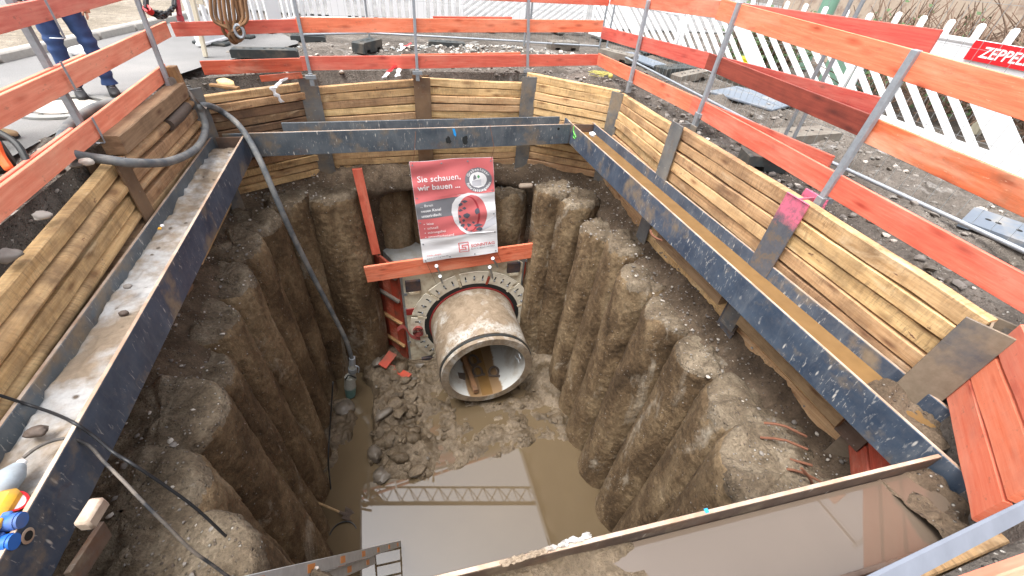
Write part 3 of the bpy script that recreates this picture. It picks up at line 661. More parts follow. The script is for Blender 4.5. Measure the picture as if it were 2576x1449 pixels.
# ------------------------------------------------------------------ pit earth: bank, piles, floor, water
def build_bank():
    N = 560; th = np.linspace(0, 2 * np.pi, N, endpoint=False); r = pit_r(th)
    k = np.exp(-np.arange(-9, 10) ** 2 / 30.); k /= k.sum(); r = np.convolve(np.concatenate([r[-9:], r, r[:9]]), k, 'valid')
    prof = [(-.22, -1.3), (-.06, -1.45), (.05, -1.56), (.14, -1.66), (.22, -1.72), (.30, -1.78), (.36, -1.83), (.42, -1.9), (.45, -2.0), (.40, -2.15), (.33, -2.4)]
    prof += [(.31 - .004 * i, -2.4 - .135 * (i + 1)) for i in range(29)]
    pr = np.array(prof); tt = np.linspace(0, len(pr) - 1, 96); D = np.interp(tt, np.arange(len(pr)), pr[:, 0]); Z = np.interp(tt, np.arange(len(pr)), pr[:, 1])
    T, Dm = np.meshgrid(th, D, indexing='xy'); Rm = np.tile(r, (len(D), 1)); Zm = np.tile(Z[:, None], (1, N))
    x = PC[0] + (Rm - Dm) * np.cos(T); y = PC[1] + (Rm - Dm) * np.sin(T); P = np.stack([x, y, Zm], -1).reshape(-1, 3)
    top = ss(-2.3, -1.7, P[:, 2])
    a = .07 * fbm(P * np.array([1.2, 1.2, .8]), 3, 60) + .035 * fbm(P * 4.5, 3, 66) + .018 * fbm(P * 13, 3, 70)
    rad = np.stack([np.cos(T), np.sin(T)], -1).reshape(-1, 2)
    P[:, 2] += a * top * 1.2; P[:, :2] += rad * (a * (1 - top))[:, None]
    # recess behind the thrust block
    rec = np.exp(-((P[:, 0] - 1.1) / 1.25) ** 6) * (P[:, 1] > 5) * ss(-1.9, -2.2, P[:, 2]); P[:, 1] += .55 * rec
    o = npmesh('earth_bank', P, gridF(len(D), N, True), MAT['bank_earth']); tag(o, kind='structure')
build_bank()
def soil_pile(label, x, y, r, zt, seed, tilt=(0, 0), zb=-6.3, lean=.0, top=.05, mat='pile_earth', cap=True):
    n, m = 104, 150; th = np.linspace(0, 2 * np.pi, n, endpoint=False); zs = zt + (zb - zt) * np.linspace(0, 1, m)
    T, Zg = np.meshgrid(th, zs, indexing='xy'); P = np.stack([x + r * np.cos(T), y + r * np.sin(T), Zg], -1).reshape(-1, 3)
    q = P + seed * 11.3
    amp = .020 * fbm(q * np.array([1.5, 1.5, .6]), 2, seed) + .010 * fbm(q * np.array([6, 6, 2.5]), 3, seed + 5) + .005 * ridged(q * np.array([5, 5, 1.2]), 3, seed + 9) + .009 * fbm(q * 26, 2, seed + 12); amp = np.minimum(amp, .028 + .008 * fbm(q * 9, 2, seed + 40)) - .035 * np.maximum(0, fbm(q * np.array([1.4, 1.4, 1.1]), 2, seed + 50) - .45)
    dep = (P[:, 2] - zt) / (zb - zt); rr = 1 + lean * dep
    rim = np.exp(-(P[:, 2] - zt) ** 2 / .0025) * .03
    c, s = np.cos(T).reshape(-1), np.sin(T).reshape(-1); R = (r * rr + amp - rim)
    ztop = top * (fbm(np.stack([c * 1.7 + seed, s * 1.7, np.zeros_like(c)], -1), 3, seed + 20))
    P[:, 0] = x + R * c + tilt[0] * (dep - .15) ; P[:, 1] = y + R * s + tilt[1] * (dep - .15); P[:, 2] += ztop * (1 - dep) ** 6 * 1.4
    F = gridF(m, n, True).tolist(); V = [P]
    base = 0
    for kk, f in enumerate((.93, .82, .66, .45, .22, .02)):
        rim0 = P[:n]; cx, cy = rim0[:, 0].mean(), rim0[:, 1].mean(); W = rim0.copy(); W[:, 0] = cx + (W[:, 0] - cx) * f; W[:, 1] = cy + (W[:, 1] - cy) * f
        W[:, 2] = rim0[:, 2] * f + (1 - f) * rim0[:, 2].mean() + .02 + .03 * fbm(W * 5, 3, seed + 30) + .015 * fbm(W * 16, 2, seed + 33); V.append(W)
        i0 = 0 if kk == 0 else m * n + (kk - 1) * n; j0 = m * n + kk * n
        F += [(j0 + q_, j0 + (q_ + 1) % n, i0 + (q_ + 1) % n, i0 + q_) for q_ in range(n)]
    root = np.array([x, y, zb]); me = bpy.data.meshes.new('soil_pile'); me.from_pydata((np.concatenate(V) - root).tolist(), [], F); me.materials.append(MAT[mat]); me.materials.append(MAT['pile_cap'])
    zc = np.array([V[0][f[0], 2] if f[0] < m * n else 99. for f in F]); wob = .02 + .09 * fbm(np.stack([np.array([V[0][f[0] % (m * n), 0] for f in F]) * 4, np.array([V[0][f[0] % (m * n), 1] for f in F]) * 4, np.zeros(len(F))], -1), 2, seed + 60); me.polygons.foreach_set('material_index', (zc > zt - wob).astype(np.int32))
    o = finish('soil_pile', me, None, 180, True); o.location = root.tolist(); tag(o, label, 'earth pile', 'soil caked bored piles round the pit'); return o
SPILES = [
 # right wall, far to near
 ('soil pile in the far right corner below the corner timbers', 3.32, 6.35, .42, -1.83, (0, 0), 0.), ('soil pile on the right, just left of the corner fissure', 2.92, 6.62, .34, -1.74, (0, 0), 0.),
 ('soil pile on the right with a level top near the corner', 3.36, 5.35, 00.365, -1.92, (0, 0), .05), ('soil pile on the right with a rounded boulder like top', 3.42, 4.62, 00.355, -1.72, (-.1, .05), 0.),
 ('pale faced soil pile on the right, second from the boulder top', 3.36, 3.92, 00.385, -1.82, (-.1, .1), 0.), ('soil pile on the right with a broken grey flat top', 3.34, 3.18, 00.385, -1.86, (-.12, .05), 0.),
 ('rough brown soil pile on the right before the last two', 3.36, 2.42, 00.405, -1.84, (-.1, .05), .03), ('broad rough soil pile on the right nearest the foreground beam', 3.32, 1.66, .50, -1.82, (-.12, .0), .04),
 ('soil mound at the near right corner beside the rusty bars', 2.95, .98, .52, -1.72, (-.1, .0), 0.),
 # left wall, far to near
 ('soil pile in the far left corner behind the hose', -2.02, 6.15, .40, -1.78, (.05, 0), 0.), ('soil pile on the left, first after the hose', -2.11, 5.45, 0.38, -1.74, (.1, 0), .03),
 ('soil pile on the left with a rounded top below mid beam', -2.13, 4.72, 0.39, -1.80, (.1, -.05), .05), ('reddish soil pile on the left beside the muddy channel', -2.15, 3.98, 0.39, -1.78, (.13, 0), .06),
 ('soil pile on the left above the shovel handle', -2.09, 3.3, 0.38, -1.90, (.1, 0), .05), ('large soil pile on the left with a pale patch on its shoulder', -2.02, 2.62, .46, -1.62, (.12, .05), .05),
 ('soil pile at the left near the two cables', -2.02, 1.86, .52, -1.62, (.15, .0), .03), ('soil mound at the near left under the cables', -1.55, 1.28, .50, -1.60, (.15, .1), 0.),
 ('soil mound beside the ladder at the near wall', -.95, .86, .42, -1.75, (.1, .1), 0.),
 # back wall
 ('soil pile on the back wall in the left corner', -1.66, 6.86, .36, -1.76, (0, -.05), 0.), ('big smooth soil pile on the back wall left of the orange plank', -1.0, 7.10, .50, -1.80, (.05, -.08), .03),
 ('broken soil pile in the recess left behind the banner', .0, 7.75, .42, -1.86, (0, 0), 0.), ('pale soil pile in the recess behind the banner', .72, 7.8, .44, -1.80, (0, 0), 0.),
 ('soil pile in the recess hidden by the banner edge', 1.45, 7.8, .42, -1.82, (0, 0), 0.), ('flat topped soil pile right of the banner with a small bottle on it', 2.25, 7.50, .50, -2.05, (0, -.03), 0.)]
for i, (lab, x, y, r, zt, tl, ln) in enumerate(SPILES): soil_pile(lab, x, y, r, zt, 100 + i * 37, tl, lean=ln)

MUDP = [tuple(G(*p, -6)[:2]) for p in [(905, 930), (940, 1000), (930, 1070), (925, 1170), (985, 1213), (1060, 1205), (1120, 1196), (1165, 1190), (1225, 1168), (1290, 1143), (1340, 1125), (1375, 1112), (1440, 1118), (1475, 1050), (1460, 960), (1500, 800), (1400, 600), (800, 600)]]
MUD2 = [tuple(G(*p, -6)[:2]) for p in [(800, 960), (842, 1003), (880, 1000), (903, 1050), (892, 1110), (862, 1140), (848, 1175), (820, 1200), (780, 1150)]]
def sdf(P, poly):
    d = np.full(len(P), 1e9); ins = np.zeros(len(P), bool); n = len(poly)
    for i in range(n):
        a = np.array(poly[i]); b = np.array(poly[(i + 1) % n]); e = b - a; w_ = P - a; t = np.clip((w_ @ e) / (e @ e), 0, 1); d = np.minimum(d, np.hypot(*(w_ - t[:, None] * e).T))
        c = ((a[1] > P[:, 1]) != (b[1] > P[:, 1])); with_ = (b[0] - a[0]) * (P[:, 1] - a[1]) / (b[1] - a[1] + 1e-12) + a[0]; ins ^= c & (P[:, 0] < with_)
    return np.where(ins, d, -d)
def blobs(P, L):
    h = 0
    for (px, py, r, a) in L:
        g = G(px, py, -6); h = h + a * np.exp(-((P[:, 0] - g.x) ** 2 + (P[:, 1] - g.y) ** 2) / (r * r))
    return h
MB_ = [(985, 960, .55, .22), (960, 1040, .4, .2), (1010, 1120, .42, .20), (1060, 1150, .3, .08), (1400, 880, .55, .55), (1380, 960, .35, .2), (1430, 800, .6, .5), (930, 900, .5, .35), (1390, 1060, .3, .04), (1180, 1130, .3, .035), (1260, 1090, .25, .03)]
def mud_h(x, y):
    P = np.stack([x, y], -1); P3 = np.stack([x, y, np.zeros_like(x)], -1)
    s = np.maximum(sdf(P + .07 * np.stack([fbm(P3 * 3, 3, 80), fbm(P3 * 3, 3, 84)], -1), MUDP), sdf(P + .05 * np.stack([fbm(P3 * 4, 3, 81), fbm(P3 * 4, 3, 85)], -1), MUD2) * 1.2)
    inside = ss(-.06, .10, s)
    rub = blobs(P, [(975, 1000, .75, 1.), (990, 1110, .6, 1.), (870, 1080, .5, 1.), (1420, 880, .7, .8)])
    n = .062 * fbm(P3 * 3.4, 5, 90) + .016 * fbm(P3 * 16, 3, 94) + np.clip(rub, 0, 1) * (.05 * ridged(P3 * 4.2, 4, 97) + .02 * fbm(P3 * 14, 3, 98))
    return -6.09 + inside * (.105 + n + blobs(P, MB_) + .008 * ridged(P3 * 9, 2, 77) * inside) 
def build_floor():
    xs = np.linspace(-2.4, 3.9, 260); ys = np.linspace(.2, 7.6, 300); X, Y = np.meshgrid(xs, ys, indexing='ij'); x, y = X.ravel(), Y.ravel()
    o = npmesh('mud_floor', np.stack([x, y, mud_h(x, y)], -1), gridF(260, 300), MAT['mud']); tag(o, kind='structure')
build_floor()
sheet('muddy_water', [(-2.5, .1), (4, .1), (4, 7.8), (-2.5, 7.8)], -6.0, 'brown_water')

# ------------------------------------------------------------------ stones
def ico(n=1):
    bm = bmesh.new(); bmesh.ops.create_icosphere(bm, subdivisions=n, radius=1); V = np.array([v.co[:] for v in bm.verts]); F = np.array([[v.index for v in f.verts] for f in bm.faces]); bm.free(); return V, F
IV, IF = ico(1); JV, JF = ico(3)
def stones(name, pts, sizes, mat, seed, label, cat):
    g = np.random.default_rng(seed); n = len(pts); V = np.empty((n, len(IV), 3)); F = np.empty((n, len(IF), 3), int)
    for i in range(n):
        s = np.array([1, g.uniform(.6, 1), g.uniform(.4, .75)]) * sizes[i]; a = g.uniform(0, 6.28); v = IV * (1 + .28 * g.standard_normal((len(IV), 1)) * .6) * s
        c, q = math.cos(a), math.sin(a); v = np.stack([v[:, 0] * c - v[:, 1] * q, v[:, 0] * q + v[:, 1] * c, v[:, 2]], -1); V[i] = v + pts[i]; F[i] = IF + i * len(IV)
    me = bpy.data.meshes.new(name); me.from_pydata(V.reshape(-1, 3).tolist(), [], F.reshape(-1, 3).tolist())
    mats = mat if isinstance(mat, list) else [mat]
    for q in mats: me.materials.append(MAT[q])
    mi = np.repeat(g.integers(0, len(mats), n), len(IF)); me.polygons.foreach_set('material_index', mi.astype(np.int32))
    o = finish(name, me, None, 60, False); tag(o, label, cat, None, 'stuff'); return o
_g = np.random.default_rng(3)
def ring_pts(n, dmin, dmax, filt=None, pw=1.6):
    out = []
    while len(out) < n:
        th = _g.uniform(0, 2 * np.pi, 4000); d = dmin + (dmax - dmin) * _g.uniform(0, 1, 4000) ** pw; r = pit_r(th) + d; x = PC[0] + r * np.cos(th); y = PC[1] + r * np.sin(th)
        ok = np.ones(len(x), bool) if filt is None else filt(x, y)
        out += list(np.stack([x, y], -1)[ok])
    return np.array(out[:n])
near_f = lambda x, y: (y > 1.2) & (x > -3.0) & (x < 6.2) & (y < 11)
P = ring_pts(3000, .10, 2.4, near_f); sz = .007 + .045 * _g.uniform(0, 1, len(P)) ** 4
stones('ground_gravel', np.column_stack([P, ground_h(P[:, 0], P[:, 1]) + sz * .25]), sz, ['stone', 'stone', 'stone_wet', 'stone', 'stone_pale', 'stone_wet', 'stone'], 4, 'loose gravel scattered over the dirt round the pit', 'gravel')
P = ring_pts(1500, -.42, -.06, None, 1.); dep = -(np.hypot(P[:, 0] - PC[0], P[:, 1] - PC[1]) - pit_r(np.arctan2(P[:, 1] - PC[1], P[:, 0] - PC[0])))
sz = .007 + .02 * _g.uniform(0, 1, len(P)) ** 3; stones('bank_gravel', np.column_stack([P, np.interp(dep, [-.06, .05, .14, .3, .42], [-1.45, -1.56, -1.66, -1.78, -1.9]) + .015]), sz, ['stone', 'stone', 'stone_pale'], 5, 'gravel lying on the earth ledge under the timbers', 'gravel')
th = _g.uniform(0, 6.28, 900); rr = .42 * np.sqrt(_g.uniform(0, 1, 900)); ci = _g.integers(0, len(SPILES), 900)
P = np.array([[SPILES[c][1] + r * math.cos(t) - SPILES[c][5][0] * .15, SPILES[c][2] + r * math.sin(t), SPILES[c][4] + .03] for c, r, t in zip(ci, rr, th)]); sz = .007 + .022 * _g.uniform(0, 1, 900) ** 3
stones('pile_top_gravel', P, sz, ['stone', 'stone', 'stone_pale'], 6, 'gravel lying on the tops of the soil piles', 'gravel')
P = np.column_stack([_g.uniform(-1.2, .3, 80), _g.uniform(3.9, 6.6, 80)]); h = mud_h(P[:, 0], P[:, 1]); ok = h > -5.99; P = P[ok]; sz = .015 + .13 * _g.uniform(0, 1, len(P)) ** 3
stones('mud_rubble', np.column_stack([P, h[ok] + sz * .1]), sz, ['mud', 'stone_wet', 'mud', 'mud'], 8, 'small wet rubble bedded in the mud heap', 'rubble')
P = np.column_stack([_g.normal(1.9, 1.1, 420), _g.normal(9.3, .35, 420)]); sz = .015 + .05 * _g.uniform(0, 1, 420) ** 2; stones('broken_concrete', np.column_stack([P, ground_h(P[:, 0], P[:, 1]) + sz * .3]), sz, ['stone_pale', 'concrete_grey'], 9, 'heap of pale broken concrete behind the back rail', 'rubble')
P = np.column_stack([_g.uniform(-1.0, .15, 46), _g.uniform(4.0, 6.3, 46)]); h = mud_h(P[:, 0], P[:, 1]); ok = h > -5.99; P = P[ok]; sz = .06 + .13 * _g.uniform(0, 1, len(P)) ** 1.5
stones('mud_clods', np.column_stack([P, h[ok] + sz * .05]), sz, ['mud'], 18, 'broken clods of wet mud left of the pipe', 'mud')
P = np.column_stack([_g.uniform(-.4, 2.8, 150), _g.uniform(3.8, 5.6, 150)]); h = mud_h(P[:, 0], P[:, 1]); ok = h > -5.985; P = P[ok]; sz = .025 + .07 * _g.uniform(0, 1, len(P)) ** 2
stones('mud_lumps', np.column_stack([P, h[ok]]), sz, ['mud'], 28, 'small lumps of wet mud in front of the pipe', 'mud')
def rock(name, label, cat, c, size, mat, seed, group=None, flat=.7, rz=0.):
    v = JV * np.array([size[0], size[1], size[2]]) * (1 + .22 * fbm(JV * 1.3 + seed, 3, seed))[:, None]; v += .04 * size[0] * np.stack([ridged(JV * 3 + seed, 2, 3)] * 3, -1) * JV
    q = np.round(v / (np.array(size) * .55)) * (np.array(size) * .55); v = v * (1 - .25 * (1 - flat)) + q * .25 * (1 - flat)
    cz, sz_ = math.cos(rz), math.sin(rz); v = np.stack([v[:, 0] * cz - v[:, 1] * sz_, v[:, 0] * sz_ + v[:, 1] * cz, v[:, 2]], -1)
    me = bpy.data.meshes.new(name); me.from_pydata(v.tolist(), [], JF.tolist()); me.materials.append(MAT[mat]); o = finish(name, me, None, 50, False); o.location = c; return tag(o, label, cat, group)
gm = 'loose stones at the edge of the mud heap'
for k, (px, py, sx, sy, sz_, rz, lab) in enumerate(((962, 1198, .20, .15, .10, .5, 'rounded wet stone standing in the water below the mud heap'), (945, 1150, .12, .16, .11, .2, 'squarish wet stone at the left edge of the mud heap'), (1008, 1165, .16, .10, .09, -.3, 'blocky stone below the middle of the mud heap'), (1052, 1190, .17, .09, .07, .35, 'wedge shaped stone at the water edge with a green rim'),
    (968, 1060, .19, .08, .07, .5, 'long grey stone lying across the mud heap'), (868, 1030, .17, .24, .10, .2, 'large grey stone left of the water channel'), (1020, 975, .15, .1, .07, .1, 'flat stone near the top of the mud heap'), (955, 935, .13, .1, .08, .7, 'grey lump of concrete beside the red formwork'), (1000, 1010, .12, .1, .06, .1, 'broken slab in the middle of the mud heap'))):
    g = G(px, py, -6); z = float(mud_h(np.array([g.x]), np.array([g.y]))[0]); rock('loose_stone', lab, 'stone', (g.x, g.y, max(z, -6.03) + sz_ * .35), (sx, sy, sz_), 'mud' if k in (2, 3, 6, 8) else 'stone_wet', 40 + k, gm, .3, rz)
gp = 'larger stones lying on the ground round the pit'
for k, (px, py, s, mt, lab) in enumerate(((193, 420, .085, 'stone', 'brown cobble below the left hose bend'), (223, 417, .08, 'stone_pale', 'round grey cobble under the hose beside the timbers'), (8, 632, .12, 'stone', 'flat grey stone by the left frame edge'), (104, 540, .09, 'stone_pale', 'pale split stone beside the left timbers'), (2143, 545, .06, 'stone', 'round grey stone beside the pink pile'),
    (2455, 540, .10, 'stone_pale', 'flat pale stone beyond the grey ground tube'), (1945, 302, .06, 'stone', 'small stone by the middle right post'), (1700, 240, .06, 'stone', 'dark stone behind the right timbers'), (1860, 300, .055, 'stone', 'grey stone under the right bottom board'), (640, 196, .05, 'stone', 'stone among the dirt behind the back left timbers'), (2072, 440, .05, 'stone', 'stone in the dirt by the doubled board end'))):
    g = G(px, py, 0); g = G(px, py, float(ground_h(np.array([g.x]), np.array([g.y]))[0])); rock('cobble', lab, 'stone', (g.x, g.y, float(ground_h(np.array([g.x]), np.array([g.y]))[0]) + s * .3), (s * .6, s * .45, s * .33), mt, 70 + k, gp)
# ------------------------------------------------------------------ thrust block, ring plate and pipe
YB = 6.68                                   # front plate
blk = thing('entry_seal_block', 'concrete block in orange formwork with ivory seal plate round the pipe', 'seal block', (1.25, 7.0, -6.0))
m = MB(); bp = [(-.02, 6.71), (2.56, 6.71), (2.78, 7.9), (-.55, 7.9)]
m.prism([(*p, -6.3) for p in bp], (0, 0, 3.0)); o = m.build('concrete_core', MAT['concrete_grey'], blk, smooth=0)
# ivory front plate with a round opening (square frame minus circle), 3 cm thick
CX, CZ, RO = 1.44, -4.89, .937
def plate_ring(x0, x1, z0, z1, R, y0, y1, n=64):
    m = MB(); vs = []; 
    for y in (y0, y1):
        for k in range(n):
            t = 2 * math.pi * (k + .5) / n; c, s = math.cos(t), math.sin(t); vs.append((CX + R * c, y, CZ + R * s))
        for k in range(n):
            t = 2 * math.pi * (k + .5) / n; c, s = math.cos(t), math.sin(t); q = min((x1 - CX) / c if c > 1e-6 else (x0 - CX) / c if c < -1e-6 else 9, (z1 - CZ) / s if s > 1e-6 else (z0 - CZ) / s if s < -1e-6 else 9)
            vs.append((CX + q * c, y, CZ + q * s))
    fs = []
    for k in range(n):
        j = (k + 1) % n; fs += [(k, j, n + j, n + k), (2 * n + k, 3 * n + k, 3 * n + j, 2 * n + j), (n + k, n + j, 3 * n + j, 3 * n + k), (k, 2 * n + k, 2 * n + j, j)]
    m.add(vs, fs); return m
plate_ring(.02, 2.50, -6.0, -3.36, 1.13, YB - .03, YB + .02).build('seal_plate', MAT['ivory_paint'], blk, smooth=30)
m = MB(); m.ring((CX, YB - .075, CZ), (0, 1, 0), .95, 1.14, .05, 64); m.build('rubber_seal', MAT['rubber'], blk)
m = MB(); m.ring((CX, YB - .10, CZ), (0, 1, 0), .94, .968, .05, 64); m.build('red_strap', MAT['red_paint'], blk)
NS = 12
for k in range(NS):
    t0 = 2 * math.pi * k / NS + R_(15) + .025; t1 = t0 + 2 * math.pi / NS - .06; m = MB(); n = 8; vs = []
    for y in (YB - .085, YB - .055):
        for r_ in (1.07, 1.37):
            for i in range(n + 1):
                t = t0 + (t1 - t0) * i / n; vs.append((CX + r_ * math.cos(t), y, CZ + r_ * math.sin(t)))
    q = n + 1; fs = []
    for i in range(n): fs += [(i, i + 1, q + i + 1, q + i), (2 * q + i, 3 * q + i, 3 * q + i + 1, 2 * q + i + 1), (i, 2 * q + i, 2 * q + i + 1, i + 1), (q + i, q + i + 1, 3 * q + i + 1, 3 * q + i)]
    fs += [(0, q, 3 * q, 2 * q), (n, 2 * q + n, 3 * q + n, q + n)]
    m.add(vs, fs)
    sg = m.build('seal_segment', MAT['segment_paint'], blk, smooth=30)
    for u in (.18, .5, .82):
        t = t0 + (t1 - t0) * u; ra = Vector((math.cos(t), 0, math.sin(t))); c = Vector((CX, YB - .0865, CZ)) + ra * 1.21
        m = MB(); m.beam(c - ra * .055, c + ra * .065, .028, .004, (0, -1, 0)); m.build('slot', MAT['dark_hole'], sg)
        m = MB(); b = c - ra * (.03 if u != .5 else -.02); m.tube([b, b - Vector((0, .03, 0))], .021, 6); m.build('bolt', MAT['galvanised'], sg)
for k in range(NS):
    t = 2 * math.pi * k / NS + R_(15); ra = Vector((math.cos(t), 0, math.sin(t))); c = Vector((CX, YB - .07, CZ)) + ra * 1.16; m = MB(); m.beam(c - ra * .11, c + ra * .08, .05, .05, (0, -1, 0)); m.build('spacer', MAT['ivory_paint' if k != 2 else 'form_red'], blk)
for (px, py, w_, h_) in ((1039, 718, .30, .26), (1292, 672, .28, .24), (1075, 905, .26, .22), (1290, 850, .24, .2)):
    p = GY(px, py, YB - .05); m = MB(); m.box(p, (w_, .08, h_), .008); m.build('dark_lug', MAT['black_plate'], blk)
    m = MB(); m.box(p + Vector((.01, -.015, -h_ / 2 - .045)), (w_ * .7, .06, .07), .006); m.build('lug_wedge', MAT['ivory_paint'], blk)
for px, py in ((1020, 740), (1021, 778), (1030, 860), (1327, 705), (1325, 655)):
    p = GY(px, py, YB - .03); m = MB(); m.tube([p, p - Vector((0, .02, 0))], .035, 10); m.build('bolt_head', MAT['galvanised_dull'], blk)
p = GY(1018, 727 + 25, YB - .04); 
m = MB(); m.box((.12, YB - .05, -4.42), (.2, .03, .16), .004); m.build('red_wedge', MAT['red_paint'], blk)
for px, py in ((1100, 690), (1263, 660)):
    p = GY(px, py - 8, YB - .05); m = MB(); q = [Vector((math.cos(t) * .08, 0, math.sin(t) * .055)) for t in np.linspace(0, 6.283, 14, endpoint=False)]; m.tube([p + v for v in q], .02, 6, closed=True); m.build('lifting_eye', MAT['ivory_paint'], blk)
# long threaded bolts standing out of the segments
for k, (a, b) in enumerate((((1098, 669), (1106, 686)), ((1107, 695), (1113, 711)), ((1240, 650), (1252, 671)), ((1232, 672), (1239, 699)))):
    pa = GY(*a, YB - .42); pb = GY(*b, YB - .08); m = MB(); m.tube([pa, pb], .02, 8); m.tube([pa - (pb - pa).normalized() * .005, pa + (pb - pa).normalized() * .03], .034, 6); m.build('long_bolt', MAT['galvanised'], blk)
# side formwork, left and right, with ribs
def side_form(A, B, tag_, z0=-6.1, z1=-2.95, sgn=-1):
    A, B = Vector((*A, 0)), Vector((*B, 0)); d = (B - A).normalized(); nn = Vector((-d.y, d.x, 0)) * sgn
    cols = ['form_red', 'orange_dirty']; L = (B - A).length; nb = 3
    for i in range(nb):
        a = A + d * (L * i / nb + .003); b = A + d * (L * (i + 1) / nb - .003); ztop = z1 + [.0, .42, .5][i] * (1 if sgn < 0 else .2)
        m = MB(); m.prism([a + Vector((0, 0, z0)), b + Vector((0, 0, z0)), b + Vector((0, 0, ztop)), a + Vector((0, 0, z1 + (0 if i == 0 else .2 if sgn < 0 else .02)))], nn * .05); m.build('form_board', MAT[cols[i % 2]], blk, smooth=0)
    for z in (-3.55, -4.15, -4.8, -5.5):
        m = MB(); m.beam(A + nn * .085 + Vector((0, 0, z)), B + nn * .085 + Vector((0, 0, z + .02)), .07, .06, ch=.006); m.build('form_rib', MAT['old_wood' if z < -4.2 else 'concrete_foot'], blk)
    m = MB(); r = random.Random(3); 
    for i in range(46):
        z = z0 + .3 + (z1 - z0) * i / 46; c = B + d * .06 + nn * r.uniform(.0, .06) + Vector((0, 0, z)); vs = IV * r.uniform(.02, .05); m.add([tuple(c + Vector(v)) for v in vs], IF.tolist())
    m.build('foam_seam', MAT['foam_pink'], blk); m = MB(); m.beam(B + nn * .06 + d * .02 + Vector((0, 0, z0)), B + nn * .06 + d * .02 + Vector((0, 0, z1 + .1)), .05, .05); m.build('edge_strip', MAT['old_wood'], blk)
side_form((-.03, 6.73), (-.50, 7.28), 'l', sgn=1, z1=-3.32)
side_form((2.57, 6.73), (2.86, 7.3), 'r', sgn=-1, z1=-3.28)
# top front boards of the formwork: white core, cut corner board on the left
a, b = GY(968, 655, 6.5), GY(1000, 655, 6.45)
# orange wale across the front and orange upright plank on the left
pa, pb = GY(920, 690, 6.52), GY(1389, 622, 6.52); t = thing('orange_wale', 'orange board fixed across the front of the seal block below the banner', 'board', tuple(pa)); plank('board', pa, pb, .05, .36, 'orange_board', t, 91, wav=.004, n=6, ch=.006)
pa, pb = GY(898, 424, 6.72), GY(938, 600, 6.78); t = thing('upright_plank', 'orange plank standing upright at the left of the banner', 'plank', tuple(pb)); plank('board', pb, pa, .045, .15, 'orange_board', t, 93, up=(0, -1, .2), wav=.002, n=4, ch=.004)
bpy.data.objects.remove(t.children[0]); X_ = (pa - pb).normalized(); bar('board', pb - X_ * .35, pa, .15, .045, 'orange_board', t, up=(0, -1, 0))
# offcuts on the concrete top
def offcut(lab, px, py, z, L, w_, h_, rz, mat='old_wood', nm='wood_offcut'):
    p = G(px, py, z); t = thing(nm, lab, 'wood block', (p.x, p.y, z), 'wood offcuts left on the work'); bar('block', p + Vector((-math.cos(rz) * L / 2, -math.sin(rz) * L / 2, h_ / 2)), p + Vector((math.cos(rz) * L / 2, math.sin(rz) * L / 2, h_ / 2)), w_, h_, mat, t, ch=.006); return t
ZC = -3.295
offcut('dark block with a pale end at the left edge of the banner', 1042, 600, ZC, .42, .12, .12, .05); offcut('short upright brown block behind the left banner edge', 1032, 582, ZC, .12, .08, .26, .3)
offcut('small pale block right of the banner', 1264, 578, ZC, .14, .12, .14, .2); offcut('flat yellow offcut with branding right of the banner', 1268, 590, ZC, .3, .12, .06, .1, 'lagging_pale')
# pipe
YF = 5.10
pipe = thing('concrete_pipe', 'muddy concrete jacking pipe sticking out of the seal block', 'pipe', (CX, YF, CZ))
m = MB(); m.ring((CX, YF + .16, CZ), (0, 1, 0), .80, RO, 2.0, 96); m.build('barrel', MAT['pipe_concrete'], pipe)
m = MB(); m.ring((CX, YF, CZ), (0, 1, 0), .775, RO - .016, .125, 96); m.build('spigot_end', MAT['pipe_concrete'], pipe, smooth=30)
m = MB(); m.ring((CX, YF + .085, CZ), (0, 1, 0), RO - .014, RO - .001, .045, 96); m.build('rubber_ring', MAT['rubber'], pipe)
m = MB(); n = 72; vs = []
for y in (YF + .002, YF + 3.2):
    for k in range(n): t = 2 * math.pi * k / n; vs.append((CX + .773 * math.cos(t), y, CZ + .773 * math.sin(t)))
m.add(vs, [(k, n + k, n + (k + 1) % n, (k + 1) % n) for k in range(n)]); m.build('lining', MAT['pipe_inside'], pipe, recalc=False)
m = MB(); vs = [(CX + .79 * math.cos(2 * math.pi * k / n), YF + 3.15, CZ + .79 * math.sin(2 * math.pi * k / n)) for k in range(n)]; m.add(vs, [tuple(range(n))]); m.build('far_end', MAT['dark_hole'], pipe)
for (px, py) in ((1300, 905), (1306, 912), (1310, 902)):
    p = GX(px, py, CX + .62); m = MB(); m.tube([p, p + Vector((-.02, .08, .05))], .008, 6); m.build('lift_anchor', MAT['galvanised'], pipe)
zf = lambda x: CZ - math.sqrt(.773 ** 2 - (x - CX) ** 2)
x0 = 1.17; t = thing('pipe_timber', 'rough timber lying inside the mouth of the pipe', 'timber', (x0, YF + .3, zf(x0)))
plank('beam', (x0 + .06, YF + .05, zf(x0) + .10), (x0 - .04, YF + 1.15, zf(x0) + .11), .1, .11, 'old_wood', t, 77, wav=.006, n=6)
bar('cross_block', (x0 - .28, YF + .52, zf(x0) + .12), (x0 - .09, YF + .50, zf(x0) + .06), .16, .06, 'iron', t)
